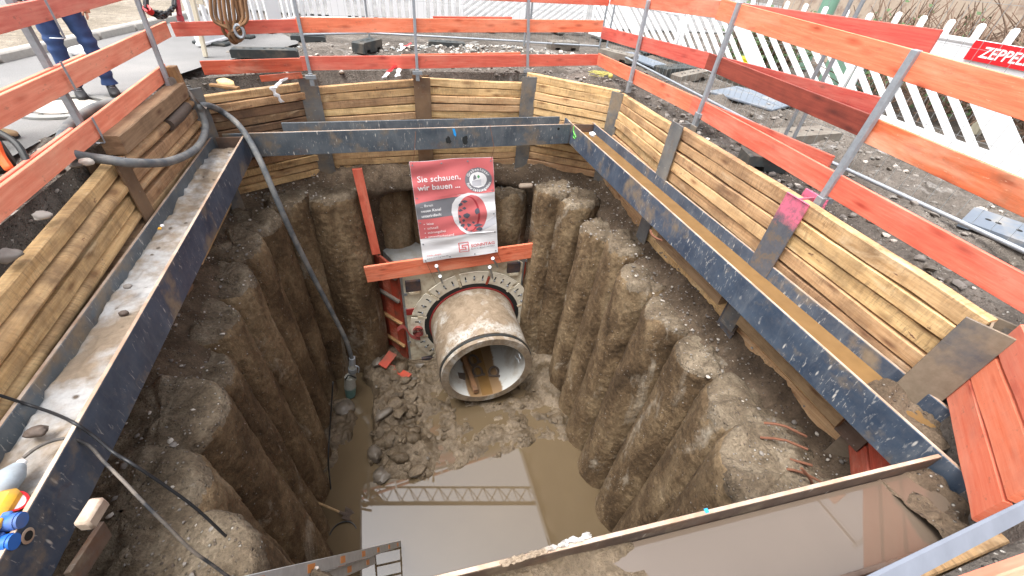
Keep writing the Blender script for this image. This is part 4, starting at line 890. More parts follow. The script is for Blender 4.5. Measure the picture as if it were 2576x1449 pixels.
def shackle(lab, x, y, rz, tilt):
    t = thing('shackle', lab, 'shackle', (x, y, zf(x)), 'rusty lifting shackles inside the pipe'); c = Vector((x, y, zf(x) + .07)); m = MB(); rot = Matrix.Rotation(rz, 3, 'Z') @ Matrix.Rotation(tilt, 3, 'X')
    pts = [c + rot @ Vector((.10 * math.cos(a), .10 * math.sin(a) * 1.15, 0)) for a in np.linspace(R_(-55), R_(235), 18)]; m.tube(pts, .024, 8); m.build('bow', MAT['iron'], t)
    m = MB(); m.tube([c + rot @ Vector((-.11, -.10, 0)), c + rot @ Vector((.12, -.10, 0))], .02, 8); m.tube([c + rot @ Vector((.10, -.10, 0)), c + rot @ Vector((.14, -.10, 0))], .034, 6); m.build('pin', MAT['iron'], t)
shackle('rusty shackle farthest inside the pipe', 1.36, YF + .95, .4, .5); shackle('rusty shackle in the middle beside the timber in the pipe', 1.38, YF + .62, .1, .35); shackle('rusty shackle lying open on the right in the pipe', 1.72, YF + .5, -.3, .25)
m = MB(); vs = []; xs = np.linspace(1.36, 1.62, 12)
for i, y in enumerate(np.linspace(YF + .02, YF + 1.9, 20)):
    for x in xs: vs.append((x, y, CZ - .757))
m.grid(vs, 20, 12); o = m.build('pipe_puddle', MAT['ochre_water']); tag(o, kind='structure')
# red strap roll hanging beside the left segments
p = GY(1052, 833, YB - .12); t = thing('strap_roll', 'red lashing strap rolled up at the left of the pipe', 'strap', tuple(p)); m = MB(); q = []
for k in range(44): a = k * .42; r_ = .03 + .0024 * k; q.append(p + Vector((r_ * math.cos(a), -.03 + .0, r_ * math.sin(a) * 1.15)))
vs = []; fs = []
for v in q: vs += [v, v + Vector((.02, .11, .0))]
m.add(vs, [(2 * i, 2 * i + 1, 2 * i + 3, 2 * i + 2) for i in range(len(q) - 1)]); m.build('roll', MAT['strap_red'], t, recalc=False)
q = spline([GY(1000, 835, YB - .15), GY(1012, 826, YB - .1), GY(1022, 832, YB - .1), GY(1035, 850, YB - .11), GY(1058, 856, YB - .12)], 5); m = MB(); m.add([w_ for v in q for w_ in (v, v + Vector((.0, .03, .09)))], [(2 * i, 2 * i + 1, 2 * i + 3, 2 * i + 2) for i in range(len(q) - 1)]); m.build('tail', MAT['strap_red'], t, recalc=False)
# broken red formwork lying left of the block
for k, (px, py, L, w_, rz, z, lab) in enumerate(((975, 905, .4, .2, .9, -5.6, 'broken red board lying by the left foot of the seal block'), (995, 935, .75, .22, -.8, -5.75, 'longer red board lying in the rubble left of the pipe'))):
    g = G(px, py, z); t = thing('broken_board', lab, 'board', tuple(g), 'broken red boards'); d = Vector((math.cos(rz), math.sin(rz), .1)) * L / 2; plank('board', g - d, g + d, .04, w_, 'orange_dirty', t, 60 + k, up=(.2, -.4, 1), wav=.012, n=6); bpy.data.objects.remove(t.children[0]); bar('board', g - d, g + d, w_, .035, 'form_red', t, up=(.1, -.35, 1))

# ------------------------------------------------------------------ banner
BT = [GY(1029, 406, 6.56), GY(1239, 394, 6.56), GY(1253, 635, 6.42), GY(1065, 660, 6.42)]      # TL TR BR BL
BNR = thing('banner', 'red and white vinyl banner hanging in the pit from the back beam', 'banner', tuple((BT[2] + BT[3]) / 2))
bn = ((BT[1] - BT[0]).cross(BT[3] - BT[0])).normalized(); bn = bn if bn.y < 0 else -bn
def bmap(u, v, off=0.):
    p = (BT[0] * (1 - u) + BT[1] * u) * (1 - v) + (BT[3] * (1 - u) + BT[2] * u) * v
    w_ = .012 * math.sin(v * 34 + u * 3) * (.5 + .5 * math.sin(u * 5 + v * 7)) + .02 * math.sin(u * 6.5 + 1) * (1 - v) + .012 * math.sin(u * 9 - v * 11)
    return p + bn * (off + w_)
BW, BH = (BT[1] - BT[0]).length, (BT[3] - BT[0]).length
m = MB(); nu, nv = 40, 60; m.grid([bmap(u, v) for v in np.linspace(0, 1, nv) for u in np.linspace(0, 1, nu)], nv, nu)
m.grid([bmap(u, v, -.003) for v in np.linspace(0, 1, nv) for u in np.linspace(0, 1, nu)], nv, nu); m.build('sheet', MAT['vinyl'], BNR, recalc=False)
from mathutils.geometry import tessellate_polygon
def bpoly(name, poly, mat, off, parent=None, cell=.045):
    """flat print on the banner: cells of the u,v grid inside the polygon (clipped by scanlines)"""
    P = np.array(poly); m = MB(); v0, v1 = P[:, 1].min(), P[:, 1].max(); nrow = max(2, int((v1 - v0) / .012) + 1); rows = []
    for v in np.linspace(v0 + 1e-5, v1 - 1e-5, nrow):
        xs = []
        for i in range(len(P)):
            a, b = P[i], P[(i + 1) % len(P)]
            if (a[1] > v) != (b[1] > v): xs.append(a[0] + (b[0] - a[0]) * (v - a[1]) / (b[1] - a[1]))
        xs.sort(); rows.append((xs[0], xs[-1], v))
    nc = max(2, int((P[:, 0].max() - P[:, 0].min()) / .03) + 1)
    m.grid([bmap(a + (b - a) * i / (nc - 1), v, off) for (a, b, v) in rows for i in range(nc)], len(rows), nc); return m.build(name, MAT[mat], parent or BNR, recalc=False)
def ell(cu, cv, ru, rv, n=40, a0=0, a1=2 * math.pi): return [(cu + ru * math.cos(t), cv + rv * math.sin(t)) for t in np.linspace(a0, a1, n, endpoint=False)]
bpoly('red_print', [(.003, .002), (.997, .002), (.997, .335), (.6, .335), (.45, .40), (.003, .40)], 'print_red', .0025)
bpoly('red_print', [(.003, .52), (.44, .52), (.50, .66), (.60, .72), (.60, .742), (.003, .742)], 'print_red', .0025)
bpoly('grey_band', [(.003, .375), (.60, .345), (.52, .39), (.47, .45), (.44, .535), (.003, .535)], 'print_grey', .004)
bpoly('white_swoosh', [(.43, .50), (.45, .42), (.50, .365), (.57, .335), (.66, .32), (.76, .325), (.86, .345), (.997, .355), (.997, .75), (.60, .742), (.52, .69), (.46, .61)], 'vinyl', .0055)
bpoly('shade_print', [(.60, .735), (.70, .70), (.99, .575), (.99, .66), (.75, .745)], 'print_pale', .0065)
wh = bpoly('cutter_wheel', ell(.695, .535, .185, .195), 'print_red', .0085)
rr2 = random.Random(4)
bpoly('wheel_rim', ell(.655, .535, .135, .185), 'print_maroon', .0078 + .002)
bpoly('wheel_face', ell(.64, .535, .125, .18), 'print_red', .0112)
for (u, v, ru, rv) in ((.555, .43, .03, .02), (.60, .40, .045, .015), (.66, .385, .05, .013), (.545, .49, .03, .016), (.595, .47, .035, .014), (.53, .55, .02, .025), (.62, .545, .045, .03), (.575, .60, .02, .02), (.56, .65, .03, .017), (.64, .655, .028, .022), (.70, .63, .02, .02), (.755, .66, .06, .018), (.77, .70, .05, .022), (.755, .51, .035, .035), (.66, .715, .02, .012), (.69, .46, .03, .012), (.60, .69, .02, .014), (.53, .61, .018, .02)):
    bpoly('cutter_tool', [(u + ru * math.cos(t) * rr2.uniform(.7, 1.15), v + rv * math.sin(t) * rr2.uniform(.7, 1.15)) for t in np.linspace(0, 6.283, 9, endpoint=False)], 'print_dark', .0135)
bd = bpoly('badge', ell(.805, .205, .168, .118), 'print_grey', .006)
bpoly('badge_disc', ell(.80, .205, .108, .077), 'sign_white', .008)
bpoly('badge_ground', [(.72, .205), (.84, .20), (.84, .262), (.725, .262)], 'print_pale', .0095); bpoly('badge_house', [(.742, .175), (.76, .155), (.78, .172), (.78, .204), (.742, .206)], 'print_grey', .0095)
bpoly('badge_tree', ell(.808, .175, .018, .016, 14), 'print_green', .0095); bpoly('badge_shaft', [(.842, .195), (.872, .19), (.872, .27), (.852, .27)], 'vinyl', .0098); bpoly('badge_jet', [(.775, .268), (.85, .262), (.85, .27)], 'print_red', .0098)
_tc = {}
def text_mesh(s, bold=False):
    c = bpy.data.curves.new('t', 'FONT'); c.body = s; c.resolution_u = 2; c.offset = .018 if bold else .004
    o = bpy.data.objects.new('t', c); COL.objects.link(o); dg = bpy.context.evaluated_depsgraph_get(); me = bpy.data.meshes.new_from_object(o.evaluated_get(dg)); bpy.data.objects.remove(o)
    V = [v.co[:] for v in me.vertices]; F = [tuple(p.vertices) for p in me.polygons]; bpy.data.meshes.remove(me); return V, F
def btext(s, u, v, size, mat, bold=False, width=None, off=.011, slope=0., name='lettering'):
    V, F = text_mesh(s, bold); X = max(p[0] for p in V); su = size / BW; sv = size / BH
    if width: su = width / X
    m = MB(); m.add([bmap(u + p[0] * su, v - p[1] * sv + slope * p[0] * su, off) for p in V], F); return m.build(name, MAT[mat], BNR, smooth=0, recalc=False)
btext('Sie schauen,', .06, .185, .145, 'sign_white', False, .525); btext('wir bauen ...', .055, .262, .145, 'sign_white', True, .515)
btext('... Ihren', .055, .418, .072, 'sign_white', False, .155); btext('neuen Kanal', .055, .467, .072, 'sign_white', True, .25); btext('unterirdisch:', .055, .517, .072, 'sign_white', True, .25)
for k, s in enumerate(('leise', 'schnell', 'störungsfrei', 'umweltschonend')): btext('•', .065, .60 + .047 * k, .07, 'sign_white'); btext(s, .105, .597 + .047 * k, .07, 'sign_white', False, (.085, .135, .225, .325)[k])
btext('SONNTAG', .635, .892, .085, 'print_red', True, .325); btext('Bauen für Mensch und Natur', .635, .918, .04, 'print_grey', False, .325)
btext('Dörth | Bingen', .055, .935, .045, 'print_red', False, .185); btext('www.sonntag-bau.de', .05, .965, .05, 'print_grey', False, .28)
for q in ([(.475, .83), (.61, .83), (.61, .837), (.475, .837)], [(.475, .928), (.61, .928), (.61, .935), (.475, .935)], [(.475, .837), (.487, .837), (.487, .928), (.475, .928)], [(.598, .837), (.61, .837), (.61, .928), (.598, .928)], [(.515, .855), (.598, .855), (.598, .865), (.515, .865)], [(.515, .865), (.53, .865), (.53, .885), (.515, .885)], [(.515, .878), (.575, .878), (.575, .887), (.515, .887)], [(.56, .887), (.575, .887), (.575, .908), (.56, .908)], [(.487, .90), (.575, .90), (.575, .909), (.487, .909)]): bpoly('logo_stroke', q, 'print_red', .008)
def arc(s, r_, a0, a1, flip=False):
    m = MB(); n = len(s)
    for i, ch in enumerate(s):
        a = a0 + (a1 - a0) * i / (n - 1); V, F = text_mesh(ch, True); w_ = max(p[0] for p in V) / 2 if V else 0
        for_ = []
        for p in V:
            x, y = (p[0] - w_) * .07, (p[1] - .35) * .07
            if flip: x, y = -x, -y
            rr_ = r_ + y; aa = a + x / r_; for_.append(bmap(.805 + rr_ * math.sin(aa) / BW, .205 - rr_ * math.cos(aa) / BH, .0105))
        m.add(for_, F)
    return m.build('lettering', MAT['sign_white'], BNR, smooth=0, recalc=False)
rB = .14 * BW
arc('Grabenloser', rB, R_(-62), R_(62)); arc('Rohrleitungsbau', rB, R_(250), R_(110), True)
for (u, v) in ((.03, .03), (.37, .03), (.69, .03), (.97, .03), (.03, .33), (.97, .31), (.03, .57), (.97, .55), (.03, .80), (.97, .75), (.03, .975), (.35, .975), (.68, .975), (.97, .975)):
    c = bmap(u, v, .008); m = MB(); m.tube([c, c + bn * .004], .014, 10); m.build('eyelet', MAT['galvanised_dull'], BNR)
for (px0, py0, u, v) in ((1153, 305, .03, .03), (1232, 302, .97, .03)):
    p = GY(px0 + 20 if u < .5 else px0, py0 + 14, 6.62); m = MB(); a = GY(1042 if u < .5 else 1243, 388 if u < .5 else 372, 6.56); m.tube([bmap(u, v, .004), a, GY(1046 if u < .5 else 1232, 330 if u < .5 else 312, 6.66)], .004, 5); m.build('tie_wire', MAT['rust_bar'], BNR)
for u, c_ in ((.03, (1098, 715)), (.97, (1262, 660))): m = MB(); m.tube([bmap(u, .975, .004), GY(*c_, 6.5)], .003, 5); m.build('tie_wire', MAT['rust_bar'], BNR)
# ------------------------------------------------------------------ guard rail posts and boards
GRB, GRP = 'orange guard boards round the pit', 'galvanised guard rail posts'
def board(label, A, B, ta, ba, tb, bb, mat, off=(0, 0), ext=(0, 0), th=.03):
    """board whose end edges are seen at pixels ta/ba and tb/bb on the vertical plane through A, B (shifted outwards by off)"""
    A, B = np.array(A, float), np.array(B, float); d = (B - A) / np.linalg.norm(B - A); n = np.array([-d[1], d[0]]); n = n if n @ ((A + B) / 2 - PC) > 0 else -n
    def un(p, o): q = GV(*p, A + n * o, B + n * o); return q
    a = (un(ta, off[0]) + un(ba, off[0])) / 2; b = (un(tb, off[1]) + un(bb, off[1])) / 2; h = ((un(ta, off[0]) - un(ba, off[0])).length + (un(tb, off[1]) - un(bb, off[1])).length) / 2
    X = (b - a).normalized(); a = a - X * ext[0]; b = b + X * ext[1]
    o = bar('guard_board', a, b, th, min(h, .2), mat, None, ch=.003); return tag(o, label, 'guard board', GRB)
def wboard(label, a, b, h, mat, th=.03):
    o = bar('guard_board', a, b, th, h, mat, None, ch=.003); return tag(o, label, 'guard board', GRB)
# left side
wboard('faded orange top board of the left guard rail', (-2.47, 1.9, .95), (-2.47, 6.65, .965), .14, 'orange_faded')
wboard('front orange middle board of the left guard rail', (-2.45, 2.0, .505), (-2.45, 6.93, .52), .165, 'orange_faded')
wboard('second orange middle board showing its edge behind the left guard rail', (-2.485, 1.9, .512), (-2.49, 5.0, .525), .16, 'orange_faded')
wboard('front orange bottom board of the left guard rail', (-2.43, 2.05, .06), (-2.45, 6.42, .16), .16, 'orange_faded')
wboard('second orange bottom board showing its edge behind the left guard rail', (-2.465, 1.9, .067), (-2.48, 4.3, .115), .16, 'orange_faded')
# back side
BA, BB_ = (-2.35, 7.05), (3.98, 7.86)
board('orange middle board of the back rail with the rope coil on it', BA, BB_, (428, 57), (442, 91), (749, 47), (752, 82), 'orange_board', (.012, .012))
board('long orange middle board of the back rail', BA, BB_, (745, 43), (749, 82), (1516, 51), (1514, 80.5), 'orange_board', (-.02, -.02))
board('orange middle board hidden behind the long one of the back rail', BA, BB_, (1090, 41), (1090, 70), (1287, 42), (1287, 70), 'orange_board', (.05, .05))
board('worn orange bottom board at the left end of the back rail', BA, BB_, (502, 154), (515, 188), (755, 145), (763, 179), 'orange_dirty', (.012, .012))
board('long orange bottom board of the back rail', BA, BB_, (754, 142), (763, 177), (1502, 136.5), (1502, 164), 'orange_board', (-.02, -.02))
board('orange bottom board showing its top edge behind the long one of the back rail', BA, BB_, (1010, 138), (1010, 165), (1308, 130), (1308, 158), 'orange_board', (.05, .06))
board('half buried orange board under the left end of the back rail', BA, BB_, (655, 190), (655, 206), (760, 182), (760, 196), 'orange_dirty', (.03, .03))
wboard('left top board of the back rail carrying the rope', (-2.3, 7.09, .99), (.4, 7.43, 1.02), .15, 'orange_board'); wboard('right top board of the back rail', (.3, 7.39, 1.05), (3.95, 7.83, 1.08), .15, 'orange_board')
# right side
RA, RB2 = (4.0, 7.9), (3.78, 1.0)
board('far orange bottom board of the right rail', RA, RB2, (1504, 133), (1504, 164), (1754, 247), (1742, 285), 'orange_board')
board('long near orange bottom board of the right rail', RA, RB2, (1745, 243), (1735, 280), (2576, 690), (2576, 785), 'orange_board', (-.035, -.035), (0, .5))
board('orange bottom board diverging behind the near one of the right rail', RA, RB2, (1752, 243), (1745, 275), (2098, 398), (2083, 420), 'orange_board', (.03, .12))
board('far orange middle board of the right rail', RA, RB2, (1517, 67), (1513, 97), (1789, 134), (1774, 174), 'orange_board')
board('dark red middle board of the right rail', RA, RB2, (1788, 133), (1773, 173), (2200, 292), (2172, 346), 'dark_red_board', (-.035, -.035))
board('near red brown middle board of the right rail', RA, RB2, (2190, 297), (2168, 350), (2576, 455), (2576, 540), 'dark_red_board', (0, 0), (0, .6)).data.materials[0] = MAT['orange_dirty']
board('orange middle board diverging behind the dark red one of the right rail', RA, RB2, (1800, 139), (1790, 172), (2215, 244), (2194, 289), 'orange_board', (.05, .28))
board('far orange top board of the right rail', RA, RB2, (1539, -18), (1538, 9), (1816, 0), (1802, 47), 'orange_board')
board('long near orange top board of the right rail', RA, RB2, (1816, -2), (1802, 47), (2576, 207), (2576, 294), 'orange_board', (-.035, -.035), (0, .6))
board('orange top board diverging behind the near one of the right rail', RA, RB2, (1850, 3), (1836, 50), (2368, 79), (2340, 131), 'orange_board', (.05, .33))

def post(label, base, top, foot=True, w=.042, hgt=None, tilt=None, clamp=None, mat='galvanised'):
    base, top = Vector(base), Vector(top); t = thing('guard_post', label, 'guard post', tuple(base), GRP); up = (0, 1, 0)
    bar('tube', base, top, w, w, mat, t, up=(1, 0, 0), ch=.005); d = (top - base).normalized()
    if foot: bar('socket', base - d * .10, base + d * .07, w + .016, w + .016, 'galvanised_dull', t, up=(1, 0, 0), ch=.004)
    if clamp:
        c = base + d * .02 + Vector(clamp[0]); bar('clamp_plate', c - Vector(clamp[1]) * .5, c + Vector(clamp[1]) * .5, .03, .055, 'galvanised_dull', t)
    return t
def vp(A, B, base, top, hmin=None):
    b = GV(*base, A, B); t = GV(*top, A, B); d = (t - b).normalized()
    if hmin and (t.z - b.z) < hmin: t = b + d * (hmin / d.z)
    return b, t
sh = lambda A, B, o: (np.array(A) + o, np.array(B) + o)
A_, B_ = sh(BA, BB_, np.array([.006, -.06]))
for lab, b, t in (('grey post of the back rail left of the blue mark, behind the white rag', (783, 197), (740, 0)), ('grey post at the middle of the back rail', (1050, 186), (1040, 0)), ('grey post of the back rail right of the middle', (1327, 182), (1330, 0))):
    p, q = vp(A_, B_, b, t, 1.15); post(lab, p, q, clamp=((0, -.02, 0), (.15, 0, 0)))
A_, B_ = sh(RA, RB2, np.array([-.06, 0]))
for lab, b, t in (('grey post of the right rail at the far corner', (1583, 216), (1632, 0)), ('grey post of the right rail in the middle', (1754, 298), (1862, 5))):
    p, q = vp(A_, B_, b, t, 1.1); post(lab, p, q, clamp=((.0, 0, .02), (.0, .12, 0)), w=.05)
p, q = vp(A_, B_, (2060, 512), (2308, 125)); post('bright square post of the right rail by the pink pile', p, q, clamp=((.08, 0, .0), (.14, 0, 0)), w=.055)
p, q = GX(428, 222, -2.40), GX(345, 0, -2.40); post('pale grey post at the far end of the left rail', p, p + (q - p).normalized() * 1.2, w=.045, foot=False)
b_ = GX(262, 355, -2.41); t = thing('guard_post', 'grey post behind the left rail with flat hooks over its boards', 'guard post', (b_.x - .09, b_.y, 0), GRP)
top_ = GX(75, 0, -2.52); bar('tube', (b_.x - .10, b_.y, -.02), (b_.x - .11, b_.y + .02, 1.14), .05, .05, 'galvanised_dull', t, up=(1, 0, 0))
for (a, b) in (((109, 0), (162, 93)), ((154, 162), (190, 224)), ((231, 303), (264, 356))):
    pa, pb = GX(*a, -2.408), GX(*b, -2.408); bar('hook', (pb.x, pb.y, pb.z - .01), (pb.x, pb.y, pa.z + .02), .028, .006, 'galvanised', t, up=(1, 0, 0)); bar('hook_foot', (pb.x, pb.y, pb.z - .01), (pb.x - .1, pb.y, pb.z - .01), .028, .006, 'galvanised', t)
soldier = t
# near right corner: close post and board crossing the frame corner
pa, pb = GD(2249, 1449, .66), GD(2576, 1283, .86); t = thing('guard_post', 'close galvanised post crossing the near right corner of the view', 'guard post', tuple(pa), GRP); bar('tube', pa - (pb - pa) * .6, pb + (pb - pa) * .3, .008, .036, 'strip_steel', t, up=GD(2287, 1541, .75) - GD(2249, 1449, .75), ch=.004)
pa, pb = GD(2362, 1602, .74), GD(2659, 1479, .86); tag(bar('guard_board', pa - (pb - pa) * .5, pb + (pb - pa) * .3, .03, .15, 'orange_faded', None, up=GD(2317, 1541, .8) - GD(2279, 1449, .8)), 'close orange board in the near right corner of the view', 'guard board', GRB)
# ------------------------------------------------------------------ mesh fence
FG = 'grey wire mesh fence panels'
def fence(label, A, B, zb=.08, H=2.0, posts=(1, 1), dv=.125, dh=.30):
    A, B = Vector((*A, 0)), Vector((*B, 0)); d = (B - A).normalized(); L = (B - A).length; t = thing('mesh_fence', label, 'mesh fence', tuple((A + B) / 2), FG); Z = Vector((0, 0, 1))
    for e, p in zip(posts, (A, B)):
        if e: m = MB(); m.tube([p + Z * .0, p + Z * H], .021, 10); m.build('upright', MAT['galvanised_dull'], t)
    for z in (zb, H - .05): m = MB(); m.tube([A + Z * z, B + Z * z], .019, 10); m.build('rail', MAT['galvanised'], t)
    m = MB(); n = int(L / dv)
    for i in range(1, n): p = A + d * (L * i / n); m.tube([p + Z * (zb + .01), p + Z * (H - .06)], .0019, 4, False)
    for i in range(1, int((H - zb) / dh) + 1): z = zb + dh * i; m.tube([A + Z * z, B + Z * z], .0021, 4, False)
    o = m.build('wire_mesh', MAT['wire'], t); o['kind'] = 'stuff'; return t
fence('far wire fence panel on the right between the corner posts and the leaning tubes', (5.06, 9.72), (4.70, 3.98)); fence('near wire fence panel on the right reaching the frame edge', (4.66, 3.82), (4.80, .6))
fence('wire fence panel at the back ending at the right corner', (4.95, 9.86), (3.18, 9.98)); fence('wire fence panel across the middle of the back', (3.30, 10.04), (-.08, 10.28)); fence('wire fence panel at the back left behind the black feet', (-1.30, 9.75), (-.12, 10.25), posts=(1, 0))
def foot(label, px, py, L, w, h, rz, mat='rubber_foot', tilt=0., xy=None):
    g = G(px, py, 0) if xy is None else Vector((*xy, 0)); z = float(ground_h(np.array([g.x]), np.array([g.y]))[0]); t = thing('fence_foot', label, 'fence foot', (g.x, g.y, z), 'fence foot blocks')
    X = Vector((math.cos(rz), math.sin(rz), tilt)).normalized(); Y = Vector((-math.sin(rz), math.cos(rz), 0)); Z = X.cross(Y)
    m = MB(); c = g + Vector((0, 0, z))
    # block with two hand notches underneath
    prof = [(-L / 2, 0), (-L / 2 + .12 * L, 0), (-L / 2 + .14 * L, h * .3), (-L / 2 + .3 * L, h * .3), (-L / 2 + .32 * L, 0), (L / 2 - .32 * L, 0), (L / 2 - .3 * L, h * .3), (L / 2 - .14 * L, h * .3), (L / 2 - .12 * L, 0), (L / 2, 0), (L / 2, h * .9), (L / 2 - .03, h), (-L / 2 + .03, h), (-L / 2, h * .9)]
    m.prism([c + X * a - Y * w / 2 + Z * b for a, b in prof], Y * w); m.build('block', MAT[mat], t, smooth=25)
    for u in (-.3, -.2, .0, .1, .28):
        p = c + X * (u * L) + Z * (h + .001); m = MB(); m.tube([p, p + Z * .002], .022, 10); m.build('hole', MAT['dark_hole'], t)
    return t
foot('long black rubber foot behind the rope coil', 655, 128, .95, .24, .17, .07, xy=(-1.68, 8.22)); foot('black rubber foot left of the middle post at the back', 925, 112, .6, .25, .17, 1.0, xy=(-.12, 9.0))
foot('flat black rubber foot with slots under the back fence', 1125, 110, .75, .25, .11, -.12, xy=(1.45, 9.85)); foot('black rubber foot at the back left fence post', 800, 92, .6, .22, .11, .0, xy=(-1.2, 9.85))
foot('muddy grey foot block on its side near the back corner', 1420, 108, .7, .3, .16, .1, 'concrete_foot', xy=(4.15, 10.1)); foot('brown concrete foot under the corner posts of the fence', 1570, 135, .85, .3, .14, -1.1, 'concrete_foot', xy=(4.98, 9.0)); foot('dark foot blocks stacked by the right wire fence', 1710, 190, .95, .35, .15, .25, 'rubber_foot', xy=(5.65, 7.75)); foot('brown foot leaning on the dark foot by the right fence', 1740, 195, .8, .25, .13, .3, 'concrete_foot', xy=(5.75, 7.45), tilt=.08)
foot('dark rubber foot behind the near right timbers', 1910, 405, .62, .28, .15, -.35, xy=(4.03, 3.42)); foot('grey blue foot plate at the right frame edge', 2530, 600, .7, .5, .06, -1.2, 'blue_grey_plate', xy=(5.15, 1.75)); foot('concrete foot under the double fence uprights', 2060, 325, 1.0, .32, .12, .1, 'concrete_foot', xy=(5.35, 4.25))
m = MB(); m.box((5.95, 5.95, .03), (.95, 1.1, .04), .01, .4); o = m.build('road_plate', MAT['blue_grey_plate']); tag(o, 'blue grey plate lying under the right white barriers', 'plate', 'grey blue base plates')
m = MB(); m.box((5.5, 8.55, .03), (.45, 1.9, .04), .01, .1); o = m.build('road_plate', MAT['blue_grey_plate']); tag(o, 'long blue grey plate by the corner of the wire fence', 'plate', 'grey blue base plates')
# ------------------------------------------------------------------ white plastic barriers
BG = 'white plastic road barriers'
_slat = {}
def barrier(label, A, B, kind, nslot=6, H=1.05, pegs=True, mid=True, zs=1.):
    A, B = Vector((*A, 0)), Vector((*B, 0)); L = (B - A).length - .03; d = (B - A).normalized(); rz = math.atan2(d.y, d.x); W = MAT['white_plastic']
    t = thing('road_barrier', label, 'road barrier', tuple((A + B) / 2), BG, rz); t.scale = (1, 1, zs)
    def bx(nm, c, sz, ch=.015): m = MB(); m.box(c, sz, ch); return m.build(nm, W, t, local=True)
    bx('bottom_beam', (0, 0, .10), (L, .075, .12)); bx('base_ridge', (0, 0, .03), (L, .12, .05)); bx('top_band', (0, 0, .83), (L, .05, .20)); bx('top_rail', (0, 0, .95), (L, .085, .05), .02)
    ew = .10
    for sx in (-1, 1): bx('end_post', (sx * (L / 2 - ew / 2), 0, .44), (ew, .06, .60))
    xl, xr = -L / 2 + ew - .01, L / 2 - ew + .01; sl = .95 if kind == 'slant' else 0.
    def clip(P, x, keep):
        out = []
        for i in range(len(P)):
            a, b = P[i], P[(i + 1) % len(P)]; ia, ib = (a[0] - x) * keep >= 0, (b[0] - x) * keep >= 0
            if ia: out.append(a)
            if ia != ib: f = (x - a[0]) / (b[0] - a[0]); out.append((x, a[1] + f * (b[1] - a[1])))
        return out
    def slat(nm, cx, wd):
        P = [(cx - wd / 2 - sl / 2, .74), (cx + wd / 2 - sl / 2, .74), (cx + wd / 2 + sl / 2, .14), (cx - wd / 2 + sl / 2, .14)]; P = clip(clip(P, xl, 1), xr, -1)
        if len(P) < 3: return
        m = MB(); m.prism([Vector((a, -.017, b)) for a, b in P], (0, .034, 0)); m.build(nm, W, t, local=True, smooth=0)
    pitch = L / (2 * nslot + 2.4); mw = .40 if mid else 0
    slat('middle_panel', 0, mw if mid else pitch * .45)
    k = 1
    while True:
        c = mw / 2 + pitch * (k - .22)
        if c - sl / 2 - pitch > xr: break
        slat('slat', c, pitch * .45); slat('slat', -c, pitch * .45); k += 1
    if pegs:
        n = max(6, int(L / .33)); pm = None
        for k in range(n):
            if pm is None: m = MB(); m.box((0, 0, .02), (.085, .05, .16), .02); o = m.build('peg', W, t, local=True); pm = o.data
            else: o = bpy.data.objects.new('peg', pm); COL.objects.link(o); o.parent = t
            o.location = (-L / 2 + L * (k + .5) / n, 0, 1.0)
    for sx in (-.5, .5): m = MB(); m.box((sx * L * .55, 0, .008), (.2, .55, .05), .015); m.build('foot_plate', MAT['rubber_foot'], t, local=True)
    return t
R0, R1, R2, R3, R4 = (5.72, 12.15), (6.42, 9.05), (6.86, 5.2), (6.98, 1.5), (7.0, -2.2)
barrier('white slatted barrier on the right just beyond the fence corner', R0, R1, 'slant', 5, zs=1.1); barrier('white slatted barrier on the right in front of the yellow hose', R1, R2, 'slant', 6, zs=1.2); zb = barrier('white slatted barrier on the right with the red lettered sign', R2, R3, 'slant', 6, zs=1.25); barrier('white slatted barrier at the right beyond the frame edge', R3, R4, 'slant', 6, zs=1.25)
barrier('white slatted barrier at the back right with slanting slots', (5.62, 12.3), (2.08, 12.02), 'slant', 7, pegs=False).rotation_euler.z += 0
barrier('white barrier at the back with upright slots, right of the middle post', (2.02, 12.02), (.14, 11.82), 'up', 4, pegs=False); barrier('white barrier at the back with upright slots, left of the middle post', (.08, 11.80), (-1.48, 11.52), 'up', 4, pegs=False); barrier('white barrier at the back left turned towards the road', (-1.52, 11.46), (-2.25, 10.2), 'up', 3, pegs=False); barrier('white barrier at the back left behind the rope coil', (-2.28, 10.15), (-2.75, 8.75), 'up', 3, pegs=False)
# lettered sign: position along its barrier from the photo
dz = Vector((R3[0] - R2[0], R3[1] - R2[1], 0)).normalized(); nz = Vector((-dz.y, dz.x, 0)); nz = nz if nz.x < 0 else -nz
SA = (R2[0] + nz.x * .045, R2[1] + nz.y * .045); SB = (R3[0] + nz.x * .045, R3[1] + nz.y * .045)
q0 = GV(2449, 107, SA, SB); q1 = GV(2430, 142, SA, SB); s0 = (q0 + q1) / 2; sg = thing('barrier_sign', 'red sign with white letters and yellow emblem on the right barrier', 'sign', tuple(s0)); hS = .20
Zv = Vector((0, 0, 1)); print('SIGN', s0)
def sp(x, z, o=0.): return s0 + dz * x + Zv * z + nz * o
m = MB(); m.prism([sp(0, -hS / 2), sp(1.35, -hS / 2), sp(1.35, hS / 2), sp(.0, hS / 2)], nz * .004); m.build('plate', MAT['sign_red'], sg, smooth=0)
V, F = text_mesh('ZEPPELIN', True); m = MB(); wx = max(p[0] for p in V); m.add([sp(.13 + p[0] / wx * .56 + .02 * p[1], (p[1] - .35) * .155, .0065) for p in V], F); m.build('lettering', MAT['sign_white'], sg, smooth=0, recalc=False)
for mat, z0, z1, o_ in (('sign_yellow', -.08, .0, .0062), ('sign_black', .0, .03, .0062), ('sign_white', .03, .07, .0062)):
    m = MB(); m.add([sp(.80 + .07 * math.cos(a), (z0 + z1) / 2 + (z1 - z0) / 2 * math.sin(a), o_) for a in np.linspace(0, 6.283, 20, endpoint=False)], [tuple(range(20))]); m.build('emblem', MAT[mat], sg, smooth=0, recalc=False)
